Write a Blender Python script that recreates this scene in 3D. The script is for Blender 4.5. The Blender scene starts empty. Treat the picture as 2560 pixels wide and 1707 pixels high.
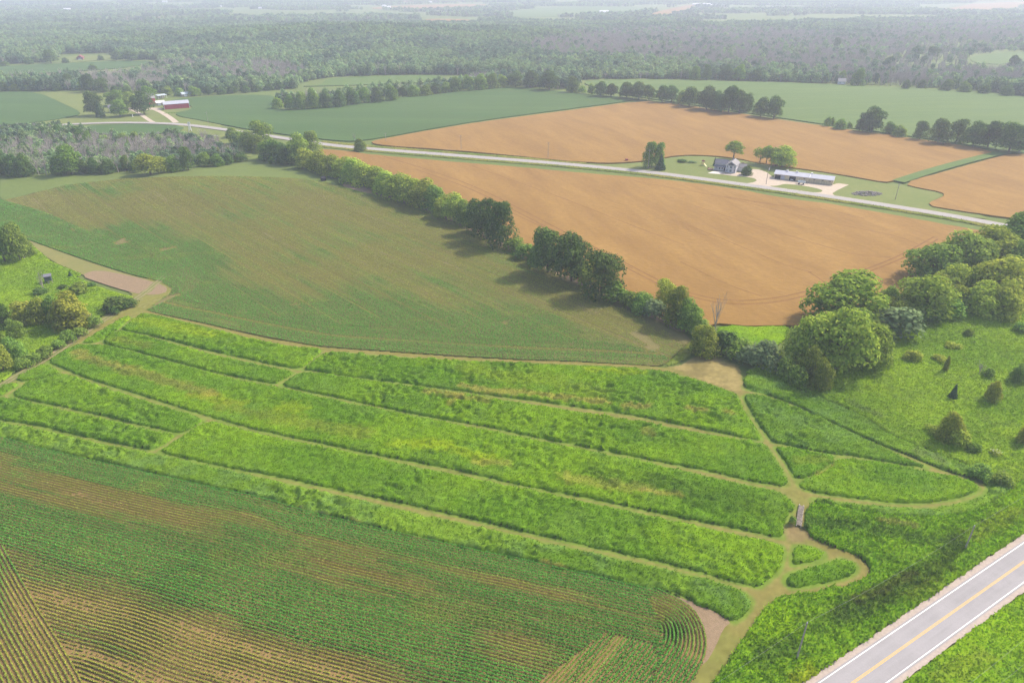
import bpy, math, random
import numpy as np
from mathutils import Vector
from mathutils.geometry import delaunay_2d_cdt
R = math.radians
S = bpy.context.scene
COL = S.collection
rng = np.random.default_rng(7)
random.seed(7)

# ------------------------------------------------------------------ camera, sky, sun, exposure
W, H, F = 2560.0, 1707.0, 1707.0          # the photograph's frame, focal length in its pixels
HCAM, HOR = 115.0, -50.0
PITCH = math.atan((H / 2 - HOR) / F)
cam = bpy.data.cameras.new('camera'); cam.sensor_width = 36; cam.lens = 36 * F / W
cam.clip_start = 1; cam.clip_end = 30000
co = bpy.data.objects.new('camera', cam); COL.objects.link(co)
co.location = (0, 0, HCAM); co.rotation_euler = (R(90) - PITCH, 0, 0); S.camera = co
SUN_EL, SUN_AZ = 44.0, 31.0               # azimuth counter-clockwise from +X
sd_ = Vector((math.cos(R(SUN_AZ)) * math.cos(R(SUN_EL)), math.sin(R(SUN_AZ)) * math.cos(R(SUN_EL)), math.sin(R(SUN_EL))))
wd = bpy.data.worlds.new('World'); S.world = wd; wd.use_nodes = True
nt = wd.node_tree; nt.nodes.clear()
sky = nt.nodes.new('ShaderNodeTexSky'); sky.sky_type = 'NISHITA'; sky.sun_disc = False
sky.sun_elevation = R(SUN_EL); sky.sun_rotation = R(90 - SUN_AZ); sky.dust_density = 3.0; sky.air_density = 1.0
bg = nt.nodes.new('ShaderNodeBackground'); bg.inputs[1].default_value = 0.15
wo = nt.nodes.new('ShaderNodeOutputWorld')
nt.links.new(sky.outputs[0], bg.inputs[0]); nt.links.new(bg.outputs[0], wo.inputs[0])
sl = bpy.data.lights.new('sun', 'SUN'); sl.energy = 3.0; sl.angle = R(2.2); sl.color = (1.0, 0.925, 0.79)
so = bpy.data.objects.new('sun', sl); COL.objects.link(so)
so.rotation_euler = (-sd_).to_track_quat('-Z', 'Y').to_euler(); so.location = (0, 0, 400)
S.view_settings.view_transform = 'Standard'; S.view_settings.look = 'None'
S.view_settings.exposure = 0.86; S.view_settings.gamma = 1
S.render.engine = 'CYCLES'
cy = S.cycles
cy.use_denoising = True; cy.denoising_prefilter = 'NONE'; cy.max_bounces = 6; cy.diffuse_bounces = 2; cy.glossy_bounces = 1
cy.transmission_bounces = 2; cy.transparent_max_bounces = 4; cy.volume_bounces = 3
cy.caustics_reflective = False; cy.caustics_refractive = False

# ------------------------------------------------------------------ terrain and pixel -> ground
BUMPS = []
def T(x, y):
    x = np.asarray(x, float); z = np.zeros_like(x)
    for bx, by, sx, sy, a in BUMPS:
        z = z + a * np.exp(-((x - bx) / sx) ** 2 - ((y - by) / sy) ** 2)
    return z
CP, SP = math.cos(PITCH), math.sin(PITCH)
def proj(px, py, z=0.0):
    px = np.atleast_1d(np.asarray(px, float)); py = np.atleast_1d(np.asarray(py, float))
    u = (px - W / 2) / F; v = (py - H / 2) / F
    dy = CP - v * SP; dz = -SP - v * CP
    t = (z - HCAM) / dz
    for _ in range(12):
        t = (T(u * t, dy * t) + z - HCAM) / dz
    return np.stack([u * t, dy * t], 1)
def P1(px, py): q = proj(px, py)[0]; return float(q[0]), float(q[1])
def height_at(px, py, ty):
    gx, gy = P1(px, py); v = (ty - H / 2) / F
    t = gy / (CP - v * SP)
    return HCAM + (-SP - v * CP) * t - float(T(gx, gy))
def mpp(px, py):
    gx, gy = P1(px, py); return (gy * CP + (HCAM - float(T(gx, gy))) * SP) / F
for px, py, sx, sy, a in ((520, 480, 75, 50, 4.0), (1750, 235, 260, 140, 5.0), (900, 105, 420, 260, 22.0), (1300, 330, 160, 90, 3.0)):
    q = proj(px, py)[0]; BUMPS.append((q[0], q[1], sx, sy, a))

TILES = {'a': (0, 740, 3.92), 'b': (560, 800, 3.92), 'c': (1140, 840, 3.92), 'd': (1640, 860, 3.92), 'e': (1960, 960, 3.92),
         'f': (560, 1060, 3.92), 'g': (1140, 1160, 3.92), 'h': (1700, 1240, 3.92), 's': (0, 0, 1), 'v': (0, 0, .91875),
         'i': (0, 0, 2.735), 'j': (850, 0, 2.735), 'k': (1700, 0, 2.735), 'l': (0, 400, 2.735), 'm': (850, 400, 2.735),
         'n': (1700, 350, 2.735), 'o': (1700, 850, 2.735), 'p': (0, 900, 1.943), 'q': (1050, 1250, 2.735), 'r': (1800, 1250, 3.095),
         't': (1560, 330, 3.92), 'u': (180, 200, 6.19), 'w': (360, 210, 15.68), 'x': (1600, 340, 7.84), 'y': (1860, 370, 7.84)}
def px(txt):
    out = []; ox, oy, s = TILES['s']
    for tok in txt.split():
        if tok in TILES: ox, oy, s = TILES[tok]
        else:
            a, b = tok.split(','); out.append((ox + float(a) / s, oy + float(b) / s))
    return np.array(out)
def gpoly(txt, z=0.0):
    q = px(txt); return proj(q[:, 0], q[:, 1], z)
def gpoly_tall(txt, h):                     # far edges were seen over the top of the growth, near edges at its foot
    q = px(txt); n = len(q)
    area = 0.5 * np.sum(q[:, 0] * np.roll(q[:, 1], -1) - np.roll(q[:, 0], -1) * q[:, 1])
    d = np.roll(q, -1, 0) - np.roll(q, 1, 0)
    ny = -d[:, 0] * np.sign(area); ny = ny / (np.linalg.norm(d, axis=1) + 1e-9)   # image-space outward normal, y down
    zz = h * 0.55 * np.clip(0.5 - 1.6 * ny, 0, 1)
    return np.concatenate([proj([a], [b], z) for (a, b), z in zip(q, zz)])
def resample(p, step, closed=False):
    p = np.asarray(p, float)
    if closed: p = np.vstack([p, p[:1]])
    d = np.r_[0, np.cumsum(np.linalg.norm(np.diff(p, axis=0), axis=1))]
    n = max(2, int(d[-1] / step) + 1); s = np.linspace(0, d[-1], n)
    q = np.stack([np.interp(s, d, p[:, 0]), np.interp(s, d, p[:, 1])], 1)
    return q[:-1] if closed else q
def smooth(p, it=2, closed=False):          # corner cutting
    p = np.asarray(p, float)
    for _ in range(it):
        if closed:
            n = np.roll(p, -1, 0); p = np.stack([.75 * p + .25 * n, .25 * p + .75 * n], 1).reshape(-1, 2)
        else:
            a, b = p[:-1], p[1:]
            q = np.stack([.75 * a + .25 * b, .25 * a + .75 * b], 1).reshape(-1, 2); p = np.vstack([p[:1], q, p[-1:]])
    return p
def inside(poly, x, y):
    r = np.zeros(x.shape, bool); n = len(poly)
    for i in range(n):
        x0, y0 = poly[i]; x1, y1 = poly[(i + 1) % n]
        if y0 == y1: continue
        c = (y0 > y) != (y1 > y)
        r ^= c & (x < (x1 - x0) * (y - y0) / (y1 - y0) + x0)
    return r
def dist_line(line, x, y, closed=False):
    best = np.full(x.shape, 1e18); n = len(line)
    for i in range(n if closed else n - 1):
        x0, y0 = line[i]; x1, y1 = line[(i + 1) % n]
        dx, dy = x1 - x0, y1 - y0; L = dx * dx + dy * dy + 1e-12
        t = np.clip(((x - x0) * dx + (y - y0) * dy) / L, 0, 1)
        best = np.minimum(best, (x - x0 - t * dx) ** 2 + (y - y0 - t * dy) ** 2)
    return np.sqrt(best)
def sdf(poly, x, y):
    d = dist_line(poly, x, y, True); return np.where(inside(poly, x, y), d, -d)

# ------------------------------------------------------------------ noise
def _hash(ix, iy, s):
    h = (ix.astype(np.int64) * 374761393 + iy.astype(np.int64) * 668265263 + s * 1442695041) & 0xffffffff
    h = ((h ^ (h >> 13)) * 1274126177) & 0xffffffff
    return ((h ^ (h >> 16)) & 0xffff) / 65535.0
def vn(x, y, s=0):
    ix, iy = np.floor(x), np.floor(y); fx, fy = x - ix, y - iy
    fx = fx * fx * (3 - 2 * fx); fy = fy * fy * (3 - 2 * fy)
    a, b = _hash(ix, iy, s), _hash(ix + 1, iy, s); c, d = _hash(ix, iy + 1, s), _hash(ix + 1, iy + 1, s)
    return (a * (1 - fx) + b * fx) * (1 - fy) + (c * (1 - fx) + d * fx) * fy
def fbm(x, y, s=0, o=4):
    r = 0; a = .5; t = 0
    for k in range(o):
        r = r + a * vn(x * 2 ** k + 17.3 * k, y * 2 ** k - 9.1 * k, s + k); t += a; a *= .55
    return r / t
def sst(v, a, b):
    t = np.clip((v - a) / (b - a), 0, 1); return t * t * (3 - 2 * t)

# ------------------------------------------------------------------ objects
def tag(o, label=None, cat=None, group=None, kind=None):
    if label: o['label'] = label
    if cat: o['category'] = cat
    if group: o['group'] = group
    if kind: o['kind'] = kind
    return o
def mesh_np(V, faces, col=None, sm=False, name='mesh'):
    me = bpy.data.meshes.new(name); V = np.asarray(V, np.float32)
    me.vertices.add(len(V)); me.vertices.foreach_set('co', V.ravel())
    idx, starts, k = [], [], 0
    for f in faces:
        f = np.asarray(f, np.int32)
        if len(f) == 0: continue
        idx.append(f.ravel()); starts.append(k + np.arange(len(f)) * f.shape[1]); k += f.size
    idx = np.concatenate(idx); starts = np.concatenate(starts)
    me.loops.add(len(idx)); me.loops.foreach_set('vertex_index', idx)
    me.polygons.add(len(starts)); me.polygons.foreach_set('loop_start', starts.astype(np.int32))
    if sm: me.polygons.foreach_set('use_smooth', np.ones(len(starts), bool))
    me.update(calc_edges=True)
    if col is not None:
        a = me.attributes.new('Col', 'FLOAT_COLOR', 'POINT')
        c = np.ones((len(V), 4), np.float32); c[:, :3] = col; a.data.foreach_set('color', c.ravel())
    return me
def obj(name, me, mat=None, parent=None, loc=None):
    o = bpy.data.objects.new(name, me); COL.objects.link(o)
    if mat and me is not None: me.materials.append(mat)
    if parent: o.parent = parent
    if loc is not None: o.location = loc
    return o
def empty(name, loc, rz=0.0, scale=None):
    o = bpy.data.objects.new(name, None); COL.objects.link(o); o.location = loc; o.rotation_euler = (0, 0, rz)
    o.empty_display_size = .5
    if scale: o.scale = scale
    return o
class MB:                                    # small mesh builder: boxes, prisms, tubes
    def __init__(s): s.v = []; s.f = []
    def poly(s, pts):
        b = len(s.v); s.v += [tuple(p) for p in pts]; s.f.append(list(range(b, b + len(pts)))); return s
    def box(s, x0, x1, y0, y1, z0, z1):
        b = len(s.v)
        s.v += [(x0, y0, z0), (x1, y0, z0), (x1, y1, z0), (x0, y1, z0), (x0, y0, z1), (x1, y0, z1), (x1, y1, z1), (x0, y1, z1)]
        s.f += [[b + i for i in q] for q in ((3, 2, 1, 0), (4, 5, 6, 7), (0, 1, 5, 4), (1, 2, 6, 5), (2, 3, 7, 6), (3, 0, 4, 7))]; return s
    def prism(s, pts, d):                    # closed outline pts (3-D), pushed by vector d
        n = len(pts); b = len(s.v); d = Vector(d)
        s.v += [tuple(p) for p in pts] + [tuple(Vector(p) + d) for p in pts]
        s.f += [list(range(b + n - 1, b - 1, -1)), list(range(b + n, b + 2 * n))]
        s.f += [[b + i, b + (i + 1) % n, b + n + (i + 1) % n, b + n + i] for i in range(n)]; return s
    def tube(s, p0, p1, r0, r1=None, n=6):
        r1 = r0 if r1 is None else r1
        p0, p1 = Vector(p0), Vector(p1); d = (p1 - p0).normalized()
        a = d.orthogonal().normalized(); c = d.cross(a); b = len(s.v)
        for p, r in ((p0, r0), (p1, r1)):
            for i in range(n):
                t = 2 * math.pi * i / n; s.v.append(tuple(p + r * (math.cos(t) * a + math.sin(t) * c)))
        s.f += [[b + i, b + (i + 1) % n, b + n + (i + 1) % n, b + n + i] for i in range(n)]
        s.f += [list(range(b + n - 1, b - 1, -1)), list(range(b + n, b + 2 * n))]; return s
    def mesh(s, name='mesh'):
        me = bpy.data.meshes.new(name); me.from_pydata(s.v, [], s.f); me.update(); return me
    def build(s, name, mat, parent=None, loc=None): return obj(name, s.mesh(name), mat, parent, loc)

# ------------------------------------------------------------------ materials
def new_mat(name):
    m = bpy.data.materials.new(name); m.use_nodes = True; n = m.node_tree.nodes; n.clear()
    out = n.new('ShaderNodeOutputMaterial'); return m, n, m.node_tree.links, out
def rgb(n, c):
    q = n.new('ShaderNodeRGB'); q.outputs[0].default_value = (*c, 1); return q.outputs[0]
def mixc(n, l, fac, a, b, mode='MIX'):
    q = n.new('ShaderNodeMix'); q.data_type = 'RGBA'; q.blend_type = mode
    for i, v in ((0, fac), (6, a), (7, b)):
        if isinstance(v, (int, float)): q.inputs[i].default_value = v
        elif isinstance(v, tuple): q.inputs[i].default_value = (*v, 1)
        else: l.new(v, q.inputs[i])
    return q.outputs[2]
def noise(n, l, scale, detail=4, rough=.6, coord='Object', stretch=None, rot=0.0, ramp=None):
    tc = n.new('ShaderNodeTexCoord'); v = tc.outputs[coord]
    if stretch or rot:
        mp = n.new('ShaderNodeMapping'); mp.inputs['Scale'].default_value = stretch or (1, 1, 1); mp.inputs['Rotation'].default_value = (0, 0, rot)
        mp.vector_type = 'POINT'
        if rot:
            m0 = n.new('ShaderNodeMapping'); m0.inputs['Rotation'].default_value = (0, 0, rot); l.new(v, m0.inputs[0]); v = m0.outputs[0]
            mp.inputs['Rotation'].default_value = (0, 0, 0)
        l.new(v, mp.inputs[0]); v = mp.outputs[0]
    q = n.new('ShaderNodeTexNoise'); q.inputs['Scale'].default_value = scale; q.inputs['Detail'].default_value = detail; q.inputs['Roughness'].default_value = rough
    l.new(v, q.inputs['Vector'])
    r = n.new('ShaderNodeMapRange'); a, b = ramp or (.3, .7)
    r.inputs[1].default_value = a; r.inputs[2].default_value = b; l.new(q.outputs[0], r.inputs[0]); return r.outputs[0]
def finish(m, n, l, out, colour, rough=.9, bump=None, bstr=.4, spec=.15, metal=0):
    p = n.new('ShaderNodeBsdfPrincipled'); p.inputs['Roughness'].default_value = rough
    p.inputs['Specular IOR Level'].default_value = spec; p.inputs['Metallic'].default_value = metal
    if isinstance(colour, tuple): p.inputs['Base Color'].default_value = (*colour, 1)
    else: l.new(colour, p.inputs['Base Color'])
    if bump is not None:
        b = n.new('ShaderNodeBump'); b.inputs['Strength'].default_value = bstr; b.inputs['Distance'].default_value = .3
        l.new(bump, b.inputs['Height']); l.new(b.outputs[0], p.inputs['Normal'])
    l.new(p.outputs[0], out.inputs[0]); return m
def plain(name, c, rough=.7, var=.15, scale=1.5, spec=.3, metal=0):
    m, n, l, out = new_mat(name); f = noise(n, l, scale, 4)
    return finish(m, n, l, out, mixc(n, l, f, tuple(v * (1 - var) for v in c), tuple(min(1, v * (1 + var)) for v in c)), rough, None, 0, spec, metal)
def sheet_mat(name, c1, c2, c3, s1=.02, s2=.25, st=None, rot=0.0, rough=.95, bump=.3):
    m, n, l, out = new_mat(name)
    a = noise(n, l, s1, 5, .6, stretch=st, rot=rot, ramp=(.35, .68)); b = noise(n, l, s2, 5, .7, stretch=st, rot=rot); c = noise(n, l, s2 * 6, 3, .7)
    k = mixc(n, l, a, c1, c2); k = mixc(n, l, b, k, c3) if c3 else k
    q = n.new('ShaderNodeMath'); q.operation = 'MULTIPLY'; q.inputs[1].default_value = .35; l.new(c, q.inputs[0])
    k = mixc(n, l, q.outputs[0], k, tuple(v * .55 for v in c1))
    return finish(m, n, l, out, k, rough, c, bump)
def attr_mat(name, trans=.25, rough=.8):
    m, n, l, out = new_mat(name)
    a = n.new('ShaderNodeAttribute'); a.attribute_name = 'Col'
    d = n.new('ShaderNodeBsdfDiffuse'); t = n.new('ShaderNodeBsdfTranslucent'); x = n.new('ShaderNodeMixShader')
    l.new(a.outputs[0], d.inputs[0]); l.new(a.outputs[0], t.inputs[0]); x.inputs[0].default_value = trans
    l.new(d.outputs[0], x.inputs[1]); l.new(t.outputs[0], x.inputs[2]); l.new(x.outputs[0], out.inputs[0]); return m
def leaf_mat(name, dark, light, trans=.3, objvar=.24):
    m, n, l, out = new_mat(name)
    g = n.new('ShaderNodeNewGeometry'); oi = n.new('ShaderNodeObjectInfo')
    k = mixc(n, l, g.outputs['Random Per Island'], dark, light)
    h = n.new('ShaderNodeHueSaturation')
    r1 = n.new('ShaderNodeMapRange'); r1.inputs[3].default_value = 1 - objvar; r1.inputs[4].default_value = 1 + objvar; l.new(oi.outputs['Random'], r1.inputs[0])
    l.new(r1.outputs[0], h.inputs['Value'])
    w = n.new('ShaderNodeTexWhiteNoise'); w.noise_dimensions = '1D'; l.new(oi.outputs['Random'], w.inputs['W'])
    r2 = n.new('ShaderNodeMapRange'); r2.inputs[3].default_value = .49; r2.inputs[4].default_value = .525; l.new(w.outputs[0], r2.inputs[0]); l.new(r2.outputs[0], h.inputs['Hue'])
    l.new(k, h.inputs['Color'])
    d = n.new('ShaderNodeBsdfDiffuse'); t = n.new('ShaderNodeBsdfTranslucent'); x = n.new('ShaderNodeMixShader')
    l.new(h.outputs[0], d.inputs[0]); l.new(h.outputs[0], t.inputs[0]); x.inputs[0].default_value = trans
    l.new(d.outputs[0], x.inputs[1]); l.new(t.outputs[0], x.inputs[2]); l.new(x.outputs[0], out.inputs[0]); return m

M = {}
M['ground'] = sheet_mat('ground_grass', (.11, .165, .03), (.155, .185, .04), (.12, .15, .04), .006, .05)
M['veg'] = attr_mat('tall_grass', .3); M['crop'] = attr_mat('crop_leaf', .3); M['earth'] = attr_mat('mown_turf', 0)
M['lawn'] = sheet_mat('lawn_turf', (.155, .18, .045), (.20, .205, .06), (.13, .17, .04), .03, .25, bump=.05)
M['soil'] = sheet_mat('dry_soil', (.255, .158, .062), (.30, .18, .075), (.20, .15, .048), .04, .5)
M['soil_m'] = sheet_mat('shaded_soil', (.18, .145, .055), (.22, .165, .065), (.15, .15, .045), .04, .5)  # darker than the open soil: canopy shade and moisture put into the colour
M['soil_pink'] = sheet_mat('tilled_soil', (.27, .185, .115), (.33, .23, .145), (.22, .16, .09), .05, .8)
M['wheat'] = sheet_mat('ripe_wheat', (.275, .154, .036), (.345, .198, .052), (.215, .114, .028), .014, .07, (1, .22, 1), R(-20))
M['bean_far'] = sheet_mat('far_beans', (.052, .112, .024), (.082, .148, .034), (.058, .102, .026), .03, .16, (.10, 1, 1), R(8))
M['bean_pale'] = sheet_mat('pale_beans', (.095, .155, .032), (.135, .185, .04), (.078, .132, .03), .015, .14, (.10, 1, 1), R(-8))
M['gravel'] = plain('pale_gravel', (.44, .36, .28), .95, .12, .6, .1)
M['chip'] = plain('chip_seal', (.31, .285, .27), .9, .08, .5, .2)
M['asphalt'] = plain('worn_asphalt', (.25, .23, .235), .85, .07, .35, .2)
def road_mat():
    m, n, l, out = new_mat('asphalt'); ang = -0.523
    a = noise(n, l, .9, 3, .6, stretch=(.012, 1, 1), rot=ang, ramp=(.35, .65)); b = noise(n, l, .12, 4, .7); c = noise(n, l, 3.0, 4, .8)
    k = mixc(n, l, a, (.265, .248, .246), (.315, .295, .295)); k = mixc(n, l, b, k, (.34, .315, .315)); q = n.new('ShaderNodeMath'); q.operation = 'MULTIPLY'; q.inputs[1].default_value = .3; l.new(c, q.inputs[0])
    return finish(m, n, l, out, mixc(n, l, q.outputs[0], k, (.21, .20, .20)), .85)
M['asphalt'] = road_mat()
M['shoulder'] = plain('gravel_shoulder', (.40, .325, .28), .95, .13, 1.4, .1)
M['line_white'] = plain('white_paint', (.80, .78, .76), .6, .08, 2)
M['line_yellow'] = plain('yellow_paint', (.62, .36, .06), .6, .1, 2)
M['track'] = plain('bent_wheat_track', (.19, .095, .035), .95, .2, .3, .05)
M['dry_lawn'] = sheet_mat('dry_mown_grass', (.20, .185, .06), (.27, .22, .08), (.17, .18, .05), .06, .3, bump=.05)
M['track_dirt'] = sheet_mat('dirt_ruts', (.27, .20, .11), (.34, .26, .15), (.20, .19, .07), .15, .6)
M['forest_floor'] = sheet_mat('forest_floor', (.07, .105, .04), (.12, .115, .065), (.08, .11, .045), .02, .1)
M['bark'] = plain('bark', (.13, .105, .085), .95, .3, 3, .05)
M['deadwood'] = plain('dead_wood', (.37, .325, .29), .95, .25, 3, .05)
M['dark'] = leaf_mat('leaf_dark', (.05, .10, .024), (.17, .25, .055), .36)
M['mid'] = leaf_mat('leaf_mid', (.10, .18, .03), (.33, .43, .07), .4)
M['light'] = leaf_mat('leaf_light', (.17, .245, .03), (.50, .55, .075), .42)
M['yellow'] = leaf_mat('leaf_yellow', (.17, .215, .03), (.46, .46, .065), .4)
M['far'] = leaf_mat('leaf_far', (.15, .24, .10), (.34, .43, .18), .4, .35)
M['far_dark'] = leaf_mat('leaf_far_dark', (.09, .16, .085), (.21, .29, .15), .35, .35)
M['needle'] = leaf_mat('needles', (.05, .10, .04), (.12, .19, .08), .3, .2)
M['grey'] = leaf_mat('grey_shrub', (.12, .18, .075), (.24, .31, .13), .3, .2)
M['plum'] = leaf_mat('plum_leaf', (.10, .06, .07), (.20, .13, .14), .2, .2)
M['white'] = plain('white_boards', (.72, .70, .70), .7, .06, 2)
M['siding'] = plain('pale_siding', (.58, .56, .60), .75, .06, 2)
M['slate'] = plain('grey_shingle', (.16, .155, .18), .9, .18, 2)
M['slate2'] = plain('brown_grey_shingle', (.27, .25, .25), .9, .18, 2)
M['red'] = plain('barn_red', (.45, .05, .07), .8, .12, .6)
M['metal'] = plain('pale_metal_roof', (.40, .40, .45), .6, .08, .6, .2)
M['teal'] = plain('teal_metal_roof', (.42, .47, .48), .5, .08, .6, .4)
M['cream'] = plain('cream_boards', (.58, .49, .33), .85, .15, .8)
M['black'] = plain('dark_opening', (.025, .025, .03), .9, .2, 2)
M['glass'] = plain('window_glass', (.16, .18, .22), .15, .1, 1, .5)
M['wood'] = plain('weathered_wood', (.34, .29, .25), .9, .25, 3)
M['deck'] = plain('red_brown_deck', (.36, .20, .15), .85, .2, 2)
M['green_board'] = plain('blind_boards', (.07, .10, .09), .8, .2, 3)
M['stone'] = plain('field_stone', (.24, .21, .185), .95, .35, 1.2)
M['steel'] = plain('galvanised_steel', (.62, .63, .65), .5, .1, 2, .5)
M['yellow_plastic'] = plain('yellow_plastic', (.60, .54, .25), .5, .05, 2)
M['dull_red'] = plain('dull_red_roof', (.22, .075, .085), .9, .15, .5, .1)
M['rust'] = plain('rusty_red', (.30, .07, .06), .8, .2, 2)
M['wire'] = plain('dull_wire', (.30, .30, .28), .6, .1, 2)
M['concrete'] = plain('concrete', (.62, .56, .49), .9, .06, .8)

# ------------------------------------------------------------------ sheets, ribbons
def sheet(name, poly, mat, dz=.06, cell=8.0, skirt=0.0, label=None, cat=None, kind='structure', sm=1):
    poly = np.asarray(poly)
    if sm: poly = smooth(poly, sm, True)
    b = resample(poly, max(cell * .6, .8), True)
    if skirt: b = b + 1.6 * np.stack([fbm(b[:, 0] / 7, b[:, 1] / 7, 5, 3) - .5, fbm(b[:, 0] / 7 + 50, b[:, 1] / 7, 6, 3) - .5], 1)
    x0, y0 = b.min(0); x1, y1 = b.max(0)
    gx, gy = np.meshgrid(np.arange(x0, x1, cell), np.arange(y0, y1, cell)); gx, gy = gx.ravel(), gy.ravel()
    k = inside(b, gx, gy); k[k] &= dist_line(b, gx[k], gy[k], True) > cell * .35
    pts = [Vector(p) for p in b] + [Vector(p) for p in np.stack([gx[k], gy[k]], 1)]
    r = delaunay_2d_cdt(pts, [], [list(range(len(b)))], 1, 1e-5)
    V2 = np.array([tuple(v) for v in r[0]]); fc = np.array([f for f in r[2] if len(f) == 3], np.int32)
    a = V2[fc]; cr = (a[:, 1, 0] - a[:, 0, 0]) * (a[:, 2, 1] - a[:, 0, 1]) - (a[:, 1, 1] - a[:, 0, 1]) * (a[:, 2, 0] - a[:, 0, 0])
    fc[cr < 0] = fc[cr < 0][:, ::-1]
    V = np.c_[V2, T(V2[:, 0], V2[:, 1]) + dz]; faces = [fc]
    if skirt:
        n = len(V); m = len(b); zb = T(b[:, 0], b[:, 1])
        V = np.vstack([V, np.c_[b, zb + dz], np.c_[b, zb + dz - skirt]]); i = np.arange(m); j = (i + 1) % m
        faces.append(np.stack([n + i, n + j, n + m + j, n + m + i], 1))
    o = obj(name, mesh_np(V, faces, sm=False, name=name), mat); return tag(o, label, cat, None, kind)
def ribbon(name, line, width, mat, dz, label=None, cat=None, kind='structure', step=6.0, sm=2, wob=0.0):
    p = resample(smooth(line, sm), step)
    d = np.gradient(p, axis=0); d /= np.linalg.norm(d, axis=1)[:, None]; nn = np.stack([-d[:, 1], d[:, 0]], 1)
    w = np.full(len(p), width / 2)
    wl = w + wob * (rng.random(len(p)) - .5); wr = w + wob * (rng.random(len(p)) - .5)
    a = p + nn * wl[:, None]; b = p - nn * wr[:, None]; n = len(p)
    V = np.vstack([np.c_[a, T(a[:, 0], a[:, 1]) + dz], np.c_[b, T(b[:, 0], b[:, 1]) + dz]]); i = np.arange(n - 1)
    return tag(obj(name, mesh_np(V, [np.stack([n + i, n + i + 1, i + 1, i], 1)], name=name), mat), label, cat, None, kind)

# ------------------------------------------------------------------ ground
ys = np.unique(np.r_[np.arange(20, 900, 8.0), 900 * (12000 / 900) ** np.linspace(0, 1, 90)])
xs = np.sinh(np.linspace(-4.3, 4.3, 331)) * 260
gx, gy = np.meshgrid(xs, ys); ny_, nx_ = gx.shape
V = np.c_[gx.ravel(), gy.ravel(), T(gx.ravel(), gy.ravel()) - .3]
i = (np.arange(ny_ - 1)[:, None] * nx_ + np.arange(nx_ - 1)).ravel()
tag(obj('ground', mesh_np(V, [np.stack([i, i + 1, i + nx_ + 1, i + nx_], 1)], sm=True, name='ground'), M['ground']), 'wide green countryside ground under everything', 'ground', None, 'structure')

# ------------------------------------------------------------------ fields, roads, tracks
WHEAT_A = gpoly("s 785,372 850,375 920,386 1100,402 1300,418 1500,436 1640,447 1750,459 1850,474 1960,496 2050,506 2150,522 2300,549 2380,564 2480,580 2560,610 2500,660 2420,700 2330,720 2250,760 2180,800 2080,818 2000,812 1900,814 1830,812 1780,806 v 1625,765 1590,752 1515,722 1445,688 1358,648 1270,618 1192,567 1130,541 1057,499 990,468 927,446 877,424 827,409 774,394 740,382 735,365", .6)
WHEAT_B = gpoly("s 916,355 1000,339 1216,303 1420,276 1603,251 1700,261 1883,289 2066,316 2322,351 2500,378 2440,397 2330,425 2240,450 2212,456 2139,443 2066,430 1956,416 1883,405 1846,396 1773,388 1700,387 1618,402 1526,408 1440,404 1362,397 1216,382 1069,371 960,364", .6)
WHEAT_C = gpoly("s 2700,382 2560,385 2528,384 2450,404 2358,430 2250,459 2322,474 2358,480 2362,487 2350,494 2318,508 2329,516 2395,526 2486,539 2560,548 2700,566", .6)
sheet('wheat_field', WHEAT_A, M['wheat'], .6, 7, 1.0, 'big tan wheat field between the diagonal hedgerow and the country road', 'wheat field')
sheet('wheat_field', WHEAT_B, M['wheat'], .6, 10, 1.0, 'tan wheat field beyond the country road behind the farmhouse', 'wheat field')
sheet('wheat_field', WHEAT_C, M['wheat'], .6, 10, 1.0, 'tan wheat field past the grass waterway at the frame edge', 'wheat field')
def bean_sheet(txt, mat, label, dz=.55, cell=14): sheet('bean_field', gpoly(txt, dz), M[mat], dz, cell, 1.0, label, 'bean field')
bean_sheet("s 439,289 500,300 567,313 622,323 713,336 857,354 916,350 1000,336 1216,299 1420,272 1603,248 1545,241 1435,233 1325,219 1270,216 1161,227 1077,238 989,243 978,250 850,261 750,273 687,273 684,256 695,240 622,236 494,243 420,250 440,258 482,264 478,275 440,281", 'bean_far', 'deep green bean field between the red barns and the wheat')
bean_sheet("s 745,216 801,214 815,198 860,194 996,188 1117,188 1084,206 996,208 850,214", 'bean_pale', 'small pale green field tucked between two woods')
bean_sheet("s -80,231 0,230 91,229 165,262 205,282 190,290 110,303 0,314 -80,318", 'bean_far', 'green bean field beside the farmyard trees at the frame edge')
bean_sheet("s 1450,206 1508,199 1700,200 1992,208 2175,216 2431,227 2560,243 2700,262 2700,405 2560,388 2500,374 2322,346 2066,311 1883,284 1700,257 1600,243 1500,224", 'bean_pale', 'broad pale green bean field behind the row of spaced trees', .55, 18)
bean_sheet("s -80,172 0,166 256,154 395,152 330,168 183,179 0,188 -80,192", 'bean_far', 'far strip of green beans below the distant red farmhouse')
bean_sheet("s 212,314 300,310 366,310 468,316 440,330 370,337 256,337 219,326", 'bean_far', 'small green plot between the country road and the dead trees', .5, 9)
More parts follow.
